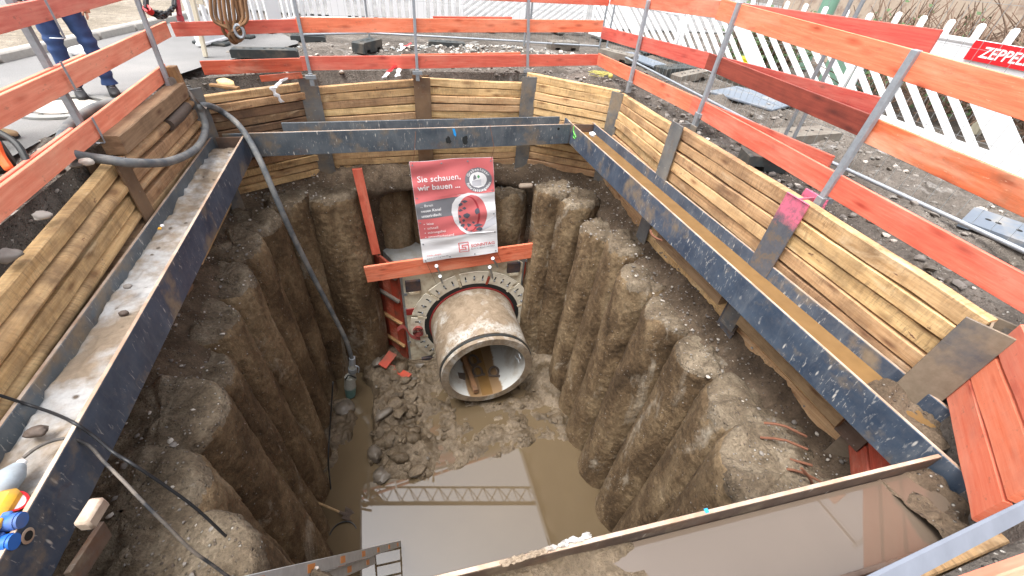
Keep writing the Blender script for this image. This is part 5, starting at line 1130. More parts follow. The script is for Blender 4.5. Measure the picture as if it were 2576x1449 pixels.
# ------------------------------------------------------------------ hoses and cables
def cable(name, label, cat, pts, r, mat, n=8, parent=None, rad=10, tag_=True):
    m = MB(); m.tube(spline(pts, n), r, rad); o = m.build(name, MAT[mat], parent, smooth=180)
    return tag(o, label, cat) if tag_ else o
PMP = G(885, 970, -5.95)
hp = [GX(158, 335, -3.0), GX(200, 300, -2.9), Vector((-3.05, 5.1, .06)), Vector((-2.78, 4.75, .07)), Vector((-2.62, 4.35, .08)), GX(160, 332 + 40, -2.6)]
P_ = lambda px, py, Y: GY(px, py, Y)
h1 = [G(300, 255, .07), G(245, 268, .07), G(190, 300, .07), G(160, 335, .07), G(158, 368, .06), G(185, 388, .05), GX(225, 396, -2.42), GX(270, 402, -2.30), GX(340, 410, -2.15), GX(430, 405, -2.12), GX(495, 372, -2.16), GX(517, 325, -2.2), GX(508, 285, -2.22), GX(505, 268, -2.2), GX(525, 266, -2.15), GX(560, 282, -2.1), GX(605, 320, -1.90), P_(650, 395, 6.2), P_(700, 510, 5.98), P_(740, 600, 5.95), P_(790, 700, 5.98), P_(840, 795, 6.0), P_(872, 860, 6.0), P_(886, 905, 6.0)]
cable('drain_hose', 'long grey hose looping over the left timbers and down to the pump', 'hose', h1, .04, 'hose_grey', 8, rad=14)
p0, p1 = P_(886, 905, 6.0), P_(889, 985, 5.95); pump = thing('submersible_pump', 'small muddy pump with hose coupling standing in the left water', 'pump', tuple(p1))
def at_(u): return p0 + (p1 - p0) * u
for u0, u1, r0, r1, nm, mt in ((-.06, .12, .062, .062, 'hose_clip', 'galvanised'), (.10, .26, .05, .075, 'coupling', 'pump_metal'), (.24, .36, .085, .085, 'flange', 'galvanised_dull'), (.36, .60, .06, .07, 'elbow', 'pump_metal'), (.50, .82, .10, .12, 'housing', 'pump_metal'), (.80, 1.1, .12, .10, 'strainer', 'teal')):
    m = MB(); c = Vector((-.06, 0, 0)) if nm in ('housing', 'strainer') else Vector((0, 0, 0)); m.tube([at_(u0) + c, at_(u1) + c], [r0, r1], 14); m.build(nm, MAT[mt], pump)
m = MB(); m.tube(spline([at_(.15) + Vector((.05, -.03, 0)), at_(.2) + Vector((.12, -.05, 0)), at_(.35) + Vector((.11, -.05, 0))], 5), .014, 6); m.build('lever', MAT['galvanised'], pump)
m = MB(); m.tube(spline([at_(.52) + Vector((-.14, -.05, .0)), at_(.42) + Vector((-.06, -.08, .06)), at_(.5) + Vector((.06, -.06, 0))], 6), .016, 6); m.build('handle', MAT['rubber'], pump)
cable('pump_cable', 'thin black cable dropping into the water beside the left piles', 'cable', [GX(838, 960, -1.2), GX(830, 1080, -1.42), GX(826, 1160, -1.5), G(832, 1230, -6.0), G(836, 1290, -6.02)], .012, 'cable_black')
XI = -1.842
cable('power_cable', 'upper black cable crossing the left beam and hanging into the pit', 'cable', [GX(-60, 980, -2.3), GX(0, 995, -2.24), GX(70, 1018, -2.2), GX(130, 1038, -2.05), GX(183, 1062, -1.86), GX(232, 1095, -1.80), GX(285, 1138, -1.72), GX(330, 1165, -1.6), GX(420, 1225, -1.5), GX(500, 1285, -1.4), GX(590, 1370, -1.28), GX(650, 1425, -1.2), GX(700, 1475, -1.1)], .009, 'cable_black')
cable('muddy_cable', 'lower mud stained cable running from the grey plug over the left beam', 'cable', [GX(58, 1152, -2.02), GX(95, 1125, -1.98), GX(140, 1107, -1.93), GX(180, 1104, -1.86), GX(225, 1122, -1.81), GX(262, 1162, -1.75), GX(310, 1210, -1.62), GX(365, 1268, -1.5), GX(420, 1322, -1.42), GX(480, 1382, -1.35), GX(540, 1425, -1.28), GX(600, 1470, -1.2)], .009, 'cable_muddy')
g = G(863, 1345, -6); m = MB(); m.tube([g + Vector((.21 * math.cos(a), .19 * math.sin(a), -.02 + .05 * math.sin(a))) for a in np.linspace(-.1, 3.3, 20)], .011, 6); o = m.build('cable_loop', MAT['cable_black']); tag(o, 'arc of black cable sticking out of the brown water below the shovel', 'cable')
# ------------------------------------------------------------------ shovel
a, b = G(722, 1233, -5.2), G(868, 1294, -5.93); t = thing('shovel', 'muddy shovel lying in the water with its handle on the left pile', 'shovel', tuple(b)); m = MB(); m.tube([a, (a + b) / 2 + Vector((0, 0, .01)), b], [.022, .02, .019], 8); m.build('handle', MAT['sawn_timber'], t)
dv = (b - a).normalized(); sv = Vector((-dv.y, dv.x, 0)); m = MB(); vs = []; nu, nv = 8, 7
for i in range(nu):
    for j in range(nv):
        u = i / (nu - 1); v = (j / (nv - 1) - .5); w_ = .25 * (1 - .35 * max(0, u - .6) / .4); vs.append(b + dv * (u * .20 - .02) + sv * (v * w_) + Vector((0, 0, .07 * (abs(v) * 2) ** 2 - .02 * u + .0)))
m.grid(vs, nu, nv); o = m.build('blade', MAT['iron'], t, recalc=False); o.modifiers.new('solid', 'SOLIDIFY').thickness = .006; m = MB(); m.tube([b - dv * .12, b + dv * .04], [.022, .03], 8); m.build('socket', MAT['iron'], t)
# ------------------------------------------------------------------ ladder
le = G(1007, 1368, -6.0); lt = GY(330, 1553, .62); t = thing('extension_ladder', 'aluminium extension ladder with orange stickers leaning into the pit', 'ladder', tuple(le)); d = (lt - le).normalized(); side = (Vector((1, 0, 0)) - d * d.x).normalized(); nn = side.cross(d)
LL = (lt - le).length + .9
le = le - side * .20; lt = lt - side * .20
def sect(s0, s1, w_, o_, nm):
    for k, sx in enumerate((-1, 1)):
        A = le + d * s0 + side * (sx * w_ / 2) + nn * o_; B = le + d * s1 + side * (sx * w_ / 2) + nn * o_; m = MB(); X = (B - A).normalized()
        m.frame((A + B) / 2, X, side, nn, (B - A).length, .022, .085, .003); sr = m.build('stile', MAT['aluminium'], t)
        for q in range(int((s1 - s0) / .28)):
            c = A + X * (.16 + .28 * q); 
            if q % 3 == 1:
                m = MB(); m.frame(c + nn * .0435, X, side, nn, .15, .018, .003, 0); m.frame(c + side * .0125, X, side, nn, .15, .003, .05, 0); m.frame(c - side * .0125, X, side, nn, .15, .003, .05, 0); m.build('sticker', MAT['label_orange'], sr)
    for q in range(int((s1 - s0) / .28)):
        c = le + d * (s0 + .14 + .28 * q) + nn * o_; m = MB(); m.tube([c - side * w_ / 2, c + side * w_ / 2], .016, 8); m.build('rung', MAT['aluminium'], t)
sect(-.05, LL, .40, 0, 'a'); sect(2.1, LL, .33, .09, 'b')
# ------------------------------------------------------------------ power distributor and plug on the left beam
t = thing('power_distributor', 'yellow power distributor with blue socket covers on the left beam', 'power distributor', (-2.0, 1.02, -.76)); c0 = GX(-30, 1345, -1.95)
def bxs(nm, c, sz, mat, ch=.01, par=t, rz=0.): m = MB(); m.box(c, sz, ch, rz); return m.build(nm, MAT[mat], par)
c = GX(0, 1330, -1.9); bxs('body', c + Vector((-.13, .02, -.06)), (.26, .34, .2), 'yellow_plastic', .025); bxs('rib', c + Vector((-.005, -.02, .03)), (.05, .10, .03), 'yellow_plastic', .006)
for k, (px, py) in enumerate(((38, 1312), (18, 1366))):
    p = GX(px, py, -1.86); m = MB(); m.tube([p + Vector((-.08, .0, 0)), p + Vector((.015, 0, .0))], [.036, .04], 16); m.tube([p + Vector((.015, 0, 0)), p + Vector((.027, 0, 0))], .036, 16); m.build('socket_cover', MAT['blue_plastic'], t); bxs('latch', p + Vector((-.05, .03, .02)), (.07, .03, .02), 'blue_plastic', .006)
p = GX(28, 1268, -1.93); m = MB(); m.tube([p + Vector((-.06, 0, -.06)), p + Vector((.02, 0, .015))], .045, 18); m.build('red_socket', MAT['sign_white'], t); m = MB(); m.ring(p + Vector((.014, 0, .01)), (.72, 0, .69), .04, .05, .014, 20); m.build('red_rim', MAT['sign_red'], t)
pl = thing('plug', 'grey plug with white cable gland at the left frame edge', 'plug', tuple(GX(20, 1210, -2.02))); a, b = GX(-30, 1270, -2.02), GX(48, 1172, -2.02); m = MB(); m.tube([a, a + (b - a) * .2, a + (b - a) * .75, b], [.055, .058, .055, .03], 16); m.build('body', MAT['grey_plastic'], pl)
m = MB(); m.tube([b - (b - a) * .04, b + (b - a) * .12], [.024, .02], 12); m.build('gland', MAT['sign_white'], pl)
# bits on and under the left beam
p = GX(232, 1292, -1.62); m = MB(); m.box(p, (.07, .13, .08), .012, -.15); o = m.build('stone_block', MAT['brick_pale']); tag(o, 'pale broken block wedged under the left beam', 'block')
a, b = GX(265, 1330, -1.78), GX(180, 1460, -1.78); t = thing('steel_strip', 'brown steel strip standing under the near end of the left beam', 'steel strip', tuple(b)); bar('strip', b, a, .03, .12, 'rust_steel', t)
rock('brick_piece', 'reddish brown broken stone in the mortar of the left beam', 'stone', GX(90, 1085, -2.06) , (.05, .035, .025), 'iron', 5)
rock('pebble', 'smooth brown pebble on the mortar of the left beam', 'stone', GX(322, 650 * 1.108, -2.05), (.03, .022, .016), 'stone', 6); rock('pebble', 'dark pebble lower down on the mortar of the left beam', 'stone', GX(310, 788, -2.03), (.03, .025, .02), 'iron', 8)
p = GX(403, 577, -2.14); t = thing('litter', 'tiny yellow and white scrap of wrapping on the left beam', 'litter', tuple(p)); m = MB(); m.box(p + Vector((0, 0, .01)), (.03, .03, .02), .006); m.build('yellow_scrap', MAT['yellow_plastic'], t); m = MB(); m.box(p + Vector((.01, .04, .015)), (.03, .04, .02), .006, .5); m.build('white_scrap', MAT['cloth_white'], t)
p = GX(1490, 338, 3.33); rock('paper_scrap', 'crumpled white scrap in the far end of the right beam', 'litter', p, (.06, .05, .035), 'cloth_white', 9, flat=.2)
# mud and spray marks of their own shape
def patch(name, pts, mat, parent, n, off=.002):
    m = MB(); m.prism([Vector(p) + Vector(n) * off for p in pts], Vector(n) * .0006); return m.build(name, MAT[mat], parent, smooth=0)
pts = [GY(1137 + u, 322 + v, 6.70) for u, v in ((0, 0), (6, 0), (10, 15), (9, 20), (4, 16))]; patch('blue_mark', [p - Vector((0, .03 + .0, 0)) for p in pts], 'spray_blue', wb, (0, -1, 0))
for (u, v, r_) in ((1128, 352, .05), (1170, 352, .055)):
    c = GY(u, v, 6.66); r9 = random.Random(u); patch('wet_mark', [c + Vector((math.cos(a) * r_ * r9.uniform(.6, 1.2), 0, math.sin(a) * r_ * r9.uniform(.8, 1.6))) for a in np.linspace(0, 6.28, 14, endpoint=False)], 'rubber', wb, (0, -1, 0))
m = MB(); q = [GX(x, y, 3.162) for x, y in ((1444, 318), (1442, 330), (1447, 341), (1449, 345), (1446, 349), (1442, 344), (1444, 337))]; m.tube(q, .006, 5); m.build('green_mark', MAT['spray_green'], wr)
pts = [GX(x, y, 3.577) for x, y in ((1985, 508), (2025, 508), (2040, 518), (2028, 540), (2012, 532), (2000, 556), (1985, 540), (1975, 560), (1968, 540), (1976, 520))]
fl = [c for c in pk.children if c.name.startswith('front')][0]; bar('pink_edge', (3.58, 2.475, .052), (3.58, 2.725, .052), .018, .004, 'spray_pink', pk); bar('pink_edge', (3.79, 2.475, .05), (3.79, 2.725, .05), .02, .06, 'spray_pink', pk)
c = G(1777, 1285, ZT + .002); m = MB(); m.box((c.x, c.y, ZT + .004), (.022, .022, .004), 0); m.build('blue_mark', MAT['spray_blue'], wn)
# ------------------------------------------------------------------ strap, stake, cloth, tape, string
t = thing('tie_strap', 'twisted grey webbing strap tying the hose to the left post', 'strap', tuple(GX(430, 200, -2.38))); q = spline([GX(424, 196, -2.375), GX(440, 204, -2.36), GX(458, 218, -2.34), GX(478, 236, -2.28), GX(500, 258, -2.2), GX(520, 272, -2.13)], 8); m = MB(); vs = []
for i, v in enumerate(q): a = i * .16; vs += [v + Vector((0, math.cos(a), math.sin(a))) * .035, v - Vector((0, math.cos(a), math.sin(a))) * .035]
m.add(vs, [(2 * i, 2 * i + 1, 2 * i + 3, 2 * i + 2) for i in range(len(q) - 1)]); m.build('webbing', MAT['strap_web'], t, recalc=False); q = spline([GX(425, 205, -2.37), GX(445, 220, -2.36), GX(470, 232, -2.31), GX(480, 244, -2.27)], 8); m = MB(); m.add([w_ for v in q for w_ in (v + Vector((0, .01, .035)), v - Vector((0, .01, .035)))], [(2 * i, 2 * i + 1, 2 * i + 3, 2 * i + 2) for i in range(len(q) - 1)]); m.build('webbing', MAT['strap_web'], t, recalc=False)
g = G(448, 222, 0); o = bar('wood_stake', (g.x, g.y + .1, -.15), (g.x - .02, g.y + .1, .22), .10, .10, 'old_wood', None, up=(1, 0, 0)); tag(o, 'short brown wooden stake at the back left corner', 'stake')
t = thing('white_rag', 'white rag hanging over the back left timbers', 'rag', tuple(GY(705, 225, 7.1)))
def ribbon(pts, w_, mat, par, name='strip', tw=.3, wv=Vector((1, 0, 0))):
    q = spline(pts, 6); m = MB(); vs = []
    for i, v in enumerate(q): r_ = w_ * (.8 + .3 * math.sin(i * .9)); k = Vector((wv.x, .3 * math.sin(i * tw), .25 * math.cos(i * .7))).normalized(); vs += [v - k * r_ / 2, v + Vector((0, -.012, .008)), v + k * r_ / 2]
    m.add(vs, [f for i in range(len(q) - 1) for f in ((3 * i, 3 * i + 1, 3 * i + 4, 3 * i + 3), (3 * i + 1, 3 * i + 2, 3 * i + 5, 3 * i + 4))]); return m.build(name, MAT[mat], par, recalc=False)
A0 = (-2.30, 6.50); B0 = (-1.0, 7.26); gv = lambda x, y: GV(x, y, A0, B0)
ribbon([gv(718, 197), gv(705, 206), gv(694, 217), gv(684, 222)], .09, 'cloth_white', t); ribbon([gv(684, 220), gv(692, 234), gv(702, 246), gv(711, 258)], .075, 'cloth_white', t)
t = thing('barrier_tape', 'red and white barrier tape lying under the back rail', 'tape', tuple(G(1010, 140, 0)))
for k, (a, b) in enumerate((((966, 196), (976, 182)), ((976, 182), (1000, 160)), ((1000, 192), (1004, 172)), ((1004, 172), (1012, 140)), ((1004, 128), (1018, 118)), ((1018, 118), (1034, 108)), ((1008, 110), (1014, 122)))): ribbon([G(*a, .05 + .02 * (k % 3)), G((a[0] + b[0]) / 2, (a[1] + b[1]) / 2, .08), G(*b, .05 + .02 * ((k + 1) % 3))], .075, 'sign_white' if k % 2 == 0 else 'sign_red', t)
t = thing('string_ball', 'yellow string unrolled beside its little ball behind the right corner timbers', 'string', tuple(G(1535, 190, .0))); r7 = random.Random(2); c = G(1512, 190, .03)
m = MB(); m.tube(spline([c + Vector((r7.uniform(-.25, .22), r7.uniform(-.16, .16), r7.uniform(0, .05))) for _ in range(26)], 5), .0035, 4); m.build('string', MAT['string_yellow'], t); V_, F_ = ico(2); m = MB(); m.add((V_ * .042 + np.array(G(1536, 191, .06))).tolist(), F_.tolist()); m.build('ball', MAT['string_yellow'], t); 
p = GY(1322, 467, 6.95); o = None; m = MB(); m.tube([p + Vector((-.13, 0, 0)), p + Vector((-.1, 0, 0)), p + Vector((.08, 0, .0)), p + Vector((.13, 0, 0))], [.03, .048, .048, .04], 12); o = m.build('brick_fragment', MAT['brick_pale']); tag(o, 'pale rounded brick fragment on the flat soil pile right of the banner', 'brick')
rock('pale_stone', 'pale yellow stone behind the back left timbers', 'stone', G(568, 210, .03), (.10, .06, .06), 'lagging_pale', 12); o = bar('wood_chip', G(530, 213, .03), G(600, 222, .03), .06, .03, 'old_wood'); tag(o, 'flat brown stick on the dirt behind the back left timbers', 'stick')
# rusty reinforcement bars near the right corner
for k, (a, b) in enumerate((((1922, 1064), (1975, 1072)), ((1913, 1101), (1978, 1108)), ((1930, 1156), (1990, 1156)), ((1966, 1178), (2022, 1190)), ((2016, 1178), (2042, 1212)))):
    pa, pb = GX(*a, 3.02), GX(*b, 3.14); m = MB(); m.tube([pa, (pa + pb) / 2 + Vector((0, 0, .01)), pb, pb + (pb - pa).normalized() * .2 - Vector((0, 0, .1))], .012, 7); o = m.build('rebar', MAT['rust_bar']); tag(o, ('topmost rusty bar sticking out of the soil near the right beam', 'second rusty bar from the top at the near right soil', 'third rusty bar from the top at the near right soil', 'lower rusty bar bent down at the near right soil', 'short rusty bar standing steeply at the near right soil')[k], 'rebar', 'rusty bars in the near right soil')
m = MB(); q = [GX(x, y, 3.1) for x, y in ((1636, 578), (1640, 590), (1652, 600), (1664, 604))]; m.tube(spline(q, 5), .014, 6); o = m.build('rebar_hook', MAT['rust_bar']); tag(o, 'rusty hooked bar on the boulder topped soil pile', 'rebar')
# ------------------------------------------------------------------ rope coil, cable coil, cream trestle
rc = thing('rope_coil', 'thick brown rope coil hanging over the back rail', 'rope', (-1.95, 7.05, 1.0)); r8 = random.Random(5)
for k in range(9):
    xt = 527 + 11 * k; xb = 583 + r8.uniform(-8, 22) - 4 * abs(k - 4) * .3; yb = 108 - 5 * abs(k - 5) + r8.uniform(-6, 6); Y = 6.98 + r8.uniform(-.05, .04)
    pts = [GY(xt, -70, Y), GY(xt + 2, 0, Y - .03), GY(xt + 8 + (4 - k) * .5, 50, Y - .05), GY(xb - 16 + k * 2.4, yb - 14, Y - .04), GY(xb + k * 1.5, yb, Y), GY(xb + 14 + k, yb - 8, Y + .03), GY(606 + k, 80, Y + .03), GY(612 - k * 2, 20, Y), GY(606 - k * 3, -70, Y)]
    q = spline(pts, 8); m = MB(); m.tube(q, .021, 7); m.build('strand', MAT['rope_fibre'], rc)
p = GY(603, 78, 6.9); m = MB(); m.tube([p + Vector((.05 * math.cos(a), -.02, .07 * math.sin(a))) for a in np.linspace(0, 6.28, 16, endpoint=False)], .018, 7, closed=True); m.build('thimble', MAT['galvanised'], rc)
cc = thing('cable_coil', 'coil of black cables with red plug hanging on the left corner post', 'cable', tuple(GX(400, 20, -2.36)))
for k in range(11):
    r_ = random.Random(k); pts = []
    for a in np.linspace(R_(180), R_(360), 12):
        pts.append(GX(403 + (36 + r_.uniform(-6, 5)) * math.cos(a), 8 - (30 + r_.uniform(-10, 10)) * math.sin(a), -2.36 + r_.uniform(-.04, .04)))
    pts = [GX(370 + r_.uniform(-8, 6), -60, -2.36)] + pts + [GX(440 + r_.uniform(-6, 6), -60, -2.36)]; m = MB(); m.tube(spline(pts, 4), .011, 6); m.build('loop', MAT['cable_black'], cc)
a, b = GX(369, 20, -2.33), GX(378, 30, -2.33); m = MB(); m.tube([a, b], .04, 10); m.build('red_plug', MAT['sign_red'], cc); m = MB(); m.tube([GX(446, 0, -2.33), GX(452, 40, -2.33)], .03, 10); m.tube([GX(452, 40, -2.33), GX(456, 54, -2.33)], .04, 10); m.build('connector', MAT['print_maroon'], cc)
tr = thing('cream_trestle', 'cream wooden trestle leg standing behind the back left rail', 'trestle', tuple(G(518, 140, 0))); bar('leg', G(518, 142, 0), GY(470, -60, G(518, 142, 0).y + .0), .08, .05, 'cream_wood', tr, up=(1, 0, 0)); bar('brace', GY(500, 10, 8.6), GY(482, -60, 8.6), .05, .14, 'cream_wood', tr, up=(1, 0, 0))
# manhole cover, ground hose, tools at the left edge
c = (G(90, 270) + G(240, 262)) / 2; c = G(168, 268, 0); mh = thing('manhole_cover', 'round manhole with pale concrete lid behind the left rail', 'manhole', (c.x, c.y, -.01)); m = MB(); m.ring(c + Vector((0, 0, -.008)), (0, 0, 1), .31, .40, .02, 40); m.build('rim', MAT['concrete_grey'], mh); m = MB(); m.tube([c + Vector((0, 0, -.01)), c + Vector((0, 0, .008))], .25, 36); m.build('lid', MAT['concrete_foot' if False else 'stone_pale'], mh); 
for k in range(10): a = k * .628; m = MB(); q = c + Vector((.285 * math.cos(a), .285 * math.sin(a), .004)); m.tube([q, q + Vector((0, 0, .004))], .022, 8); m.build('vent_hole', MAT['dark_hole'], mh)
bag = rock('plastic_bag', 'crumpled white plastic bag on the asphalt behind the left rail', 'bag', GX(210, 125, -3.6), (.16, .12, .06), 'cloth_white', 3, flat=.1); bag.location = G(213, 128, .04)
c = G(30, 420, .1); sw = thing('disc_cutter', 'orange and black disc cutter lying at the left frame edge', 'power tool', tuple(c)); m = MB(); m.box(c + Vector((-.18, .02, .06)), (.34, .22, .22), .04, .5); m.build('body', MAT['rubber'], sw); m = MB(); m.tube(spline([c + Vector((-.3, .18, .2)), c + Vector((-.1, .14, .24)), c + Vector((.1, .02, .17)), c + Vector((.17, -.1, .04))], 6), .022, 8); m.build('handle', MAT['rubber'], sw); m = MB(); m.tube(spline([c + Vector((-.22, .12, .19)), c + Vector((-.05, .07, .2)), c + Vector((-.02, .0, .08)), c + Vector((.02, -.06, .0))], 6), [.03] * 18 + [.02], 8); m.build('guard', MAT['hivis_orange'], sw)
cable('yellow_hose', 'bundle of yellow hose lying behind the right barriers', 'hose', [Vector((7.15 + .33 * math.cos(a) * (1 - .02 * a), 7.6 + .33 * math.sin(a) * (1 - .02 * a), .05 + .012 * a)) for a in np.linspace(0, 25, 60)], .035, 'yellow_hose', 3)
m = MB(); m.box((8.0, 6.1, .55), (.7, .6, 1.1), .03); o = m.build('utility_box', MAT['green_box']); tag(o, 'pale green cabinet behind the right white barriers', 'cabinet')
o = bar('wood_post', (8.6, 4.2, 0), (8.75, 4.35, 2.3), .12, .12, 'cream_wood', None, up=(1, 0, 0)); tag(o, 'weathered wooden post leaning in the scrub at the right', 'post')
bin_ = thing('green_post', 'green round post beyond the white barriers at the top', 'post', (9.6, 8.6, 0)); m = MB(); m.tube([(9.6, 8.6, 0), (9.6, 8.6, 2.4)], .16, 16); m.build('tube', MAT['green_box'], bin_)
# ------------------------------------------------------------------ scrub behind the right barriers
def shrub(label, x, y, r, h, seed, leaf=.25):
    g = random.Random(seed); t = thing('shrub', label, 'shrub', (x, y, 0), 'bare shrubs behind the right barriers'); m = MB(); lf = MB()
    for k in range(330):
        a = g.uniform(0, 6.28); q = r * math.sqrt(g.random()); p = Vector((x + q * math.cos(a), y + q * math.sin(a), g.uniform(0, h * .6))); d = Vector((g.uniform(-1, 1), g.uniform(-1, 1), g.uniform(.2, 1.6))).normalized(); L = g.uniform(.35, 1.0); w1 = Vector((g.uniform(-.2, .2), g.uniform(-.2, .2), -.06))
        m.tube([p, p + d * L * .5 + w1 * .4, p + d * L + w1], [.012, .010, .005], 4, False)
        if g.random() < leaf:
            for _ in range(10):
                c = p + d * L * g.random() + Vector((g.uniform(-.1, .1), g.uniform(-.1, .1), g.uniform(-.1, .1))); u = Vector((g.uniform(-1, 1), g.uniform(-1, 1), g.uniform(-.6, .6))).normalized() * .05; v = u.orthogonal().normalized() * .03; lf.add([c - u, c + v, c + u, c - v], [(0, 1, 2, 3)])
    m.build('twigs', MAT['twig'], t); 
    if lf.v: lf.build('leaves', MAT['leaf_green'], t, recalc=False)
for k, (x, y, r, h, lf) in enumerate(((8.4, 5.4, .9, 1.5, .05), (8.9, 3.9, 1.0, 1.7, .12), (8.6, 2.6, .9, 1.5, .35), (9.2, 1.4, 1.0, 1.8, .1), (10.2, 4.6, 1.2, 2.0, .1), (10.4, 2.6, 1.2, 2.2, .15), (9.8, 6.4, 1.0, 1.6, .08), (8.1, 8.3, .6, .8, .4))): shrub(('brown bare shrub by the green cabinet', 'bare twiggy shrub beside the leaning wooden post', 'shrub with a green patch above the red sign', 'dense bare shrub at the right frame edge', 'tall bare shrub far behind the leaning post', 'tall bare shrub far behind the red sign', 'bare shrub beyond the cabinet', 'low green bush behind the barrier with yellow hose')[k], x, y, r, h, 50 + k, lf)
m = MB(); m.box((11.8, 4, .8), (.3, 16, 1.9), .02); o = m.build('boundary_wall', MAT['brick_pale']); tag(o, 'pale rough wall behind the shrubs at the right', 'wall')
# ------------------------------------------------------------------ people
def person(label, x, y, rz, top_mat, leg_mat, shoe_mat, stance=.13, hat=None):
    t = thing('person', label, 'person', (x, y, 0), 'people standing at the left', rz)
    def skin(name, V, E, R, mat, sub=2, root=0):
        me = bpy.data.meshes.new(name); me.from_pydata(V, E, []); me.skin_vertices or me.attributes; o = bpy.data.objects.new(name, me); COL.objects.link(o); o.parent = t
        bpy.context.view_layer.objects.active = o; md = o.modifiers.new('skin', 'SKIN'); 
        if not me.skin_vertices: me.skin_vertices.new() if hasattr(me.skin_vertices, 'new') else None
        if me.skin_vertices:
            for i, r in enumerate(R): me.skin_vertices[0].data[i].radius = (r, r) if not hasattr(r, '__len__') else r
            me.skin_vertices[0].data[root].use_root = True
        s = o.modifiers.new('sub', 'SUBSURF'); s.levels = s.render_levels = sub; me.materials.append(MAT[mat]); return o
    def shape(name, rings, mat, n=18, cap=True):
        """closed tapering body: list of (centre, rx, ry)"""
        m = MB(); vs = []
        for (c, rx, ry) in rings:
            for k in range(n): a = 2 * math.pi * k / n; vs.append((c[0] + rx * math.cos(a), c[1] + ry * math.sin(a), c[2]))
        m.grid(vs, len(rings), n, True)
        if cap: q = len(rings); m.f += [tuple(range(n - 1, -1, -1)), tuple((q - 1) * n + k for k in range(n))]; m.mi += [0, 0]
        o = m.build(name, MAT[mat], t, local=True, smooth=180); s = o.modifiers.new('sub', 'SUBSURF'); s.levels = s.render_levels = 1; return o
    # body faces +x; trousers: hips and two legs with folds
    def fold(z, k): return .006 * math.sin(z * 62 + k) + .004 * math.sin(z * 130 + 2 * k)
    m = MB(); n = 20
    for sy in (-1, 1):
        rg = []
        for z in np.linspace(.10, .86, 26):
            yy = sy * (stance - .035 * ss(.3, .86, z)); kx = .02 * math.exp(-((z - .5) / .12) ** 2) + .0; r_ = np.interp(z, [.10, .16, .35, .5, .65, .8, .86], [.066, .064, .068, .074, .086, .102, .11]); f_ = fold(z, sy) * (1.6 if z < .3 or .42 < z < .6 else .6); rg.append(((kx - .01, yy, z), r_ * 1.08 + f_, r_ * .98 + f_))
        vs = []
        for (c, rx, ry) in rg:
            for k in range(n): a = 2 * math.pi * k / n; q = 1 + .03 * math.sin(3 * a + c[2] * 40); vs.append((c[0] + rx * q * math.cos(a), c[1] + ry * q * math.sin(a), c[2]))
        m.grid(vs, len(rg), n, True)
    vs = []; 
    for (z, rx, ry) in ((.76, .05, .06), (.80, .12, .15), (.86, .135, .19), (.94, .135, .192), (1.02, .125, .175)):
        for k in range(n): a = 2 * math.pi * k / n; vs.append((rx * math.cos(a) - .01, ry * math.sin(a), z))
    m.grid(vs, 5, n, True); o = m.build('trousers', MAT[leg_mat], t, local=True, smooth=180, recalc=True); s = o.modifiers.new('sub', 'SUBSURF'); s.levels = s.render_levels = 1
    shape('jacket', [((-.01, 0, .92), .15, .20), ((-.01, 0, 1.05), .14, .19), ((0, 0, 1.2), .145, .2), ((0, 0, 1.33), .14, .215), ((-.01, 0, 1.42), .115, .2), ((-.015, 0, 1.48), .08, .12), ((-.01, 0, 1.52), .065, .07)], top_mat)
    for sy in (-1, 1):
        m = MB(); m.tube(spline([(-.01, sy * .19, 1.42), (-.02, sy * .25, 1.25), (-.0, sy * .265, 1.1), (.07, sy * .25, .95), (.12, sy * .23, .87)], 5), [.07, .072, .07, .066, .062, .06, .058, .056, .055, .053, .052, .05, .049, .048, .047, .046, .045, .044, .043, .042, .04], 12); m.build('sleeve', MAT[top_mat], t, local=True, smooth=180)
        hd = MB(); hd.tube([(.12, sy * .23, .875), (.135, sy * .225, .84), (.15, sy * .22, .79)], [.028, .04, .036], 10)
        for f_ in range(4): b0 = Vector((.165 - .02 * f_, sy * (.235 - .0 * f_) - .012 * sy, .79)); hd.tube([b0, b0 + Vector((.005, -.006 * sy, -.035)), b0 + Vector((-.006, -.016 * sy, -.062 + .008 * (f_ in (0, 3))))], [.0095, .009, .007], 7)
        hd.tube([(.165, sy * .21, .83), (.185, sy * .195, .80), (.185, sy * .188, .77)], [.011, .0105, .008], 7); hd.build('hand', MAT['skin'], t, local=True, smooth=180)
        sh_ = MB(); vs = []
        for (xx, w_, h_, z0) in ((-.10, .030, .05, .0), (-.085, .04, .10, 0), (-.03, .043, .125, 0), (.03, .045, .10, 0), (.09, .05, .075, 0), (.14, .048, .06, 0), (.175, .036, .045, 0), (.19, .015, .03, .004)):
            for k in range(14): a = 2 * math.pi * k / 14; vs.append((xx, sy * stance + w_ * math.cos(a), z0 + h_ / 2 + h_ / 2 * math.copysign(abs(math.sin(a)) ** .7, math.sin(a)) + .005))
        sh_.grid(vs, 8, 14, True); sh_.f += [tuple(range(13, -1, -1)), tuple(98 + k for k in range(14))]; sh_.mi += [0, 0]; sh_.build('shoe', MAT[shoe_mat], t, local=True, smooth=180)
        so_ = MB(); so_.prism([(x_, sy * stance + w_, .0) for x_, w_ in ((-.105, -.03), (0, -.046), (.1, -.053), (.17, -.04), (.197, 0), (.17, .04), (.1, .053), (0, .046), (-.105, .03))], (0, 0, .022)); so_.build('sole', MAT['rubber'], t, local=True)
        lc = MB()
        for q in range(4): lc.tube([(.02 + .022 * q, sy * stance - .022, .112 - .011 * q), (.03 + .022 * q, sy * stance, .118 - .011 * q), (.02 + .022 * q, sy * stance + .022, .112 - .011 * q)], .0035, 5)
        lc.build('laces', MAT['print_grey'], t, local=True)
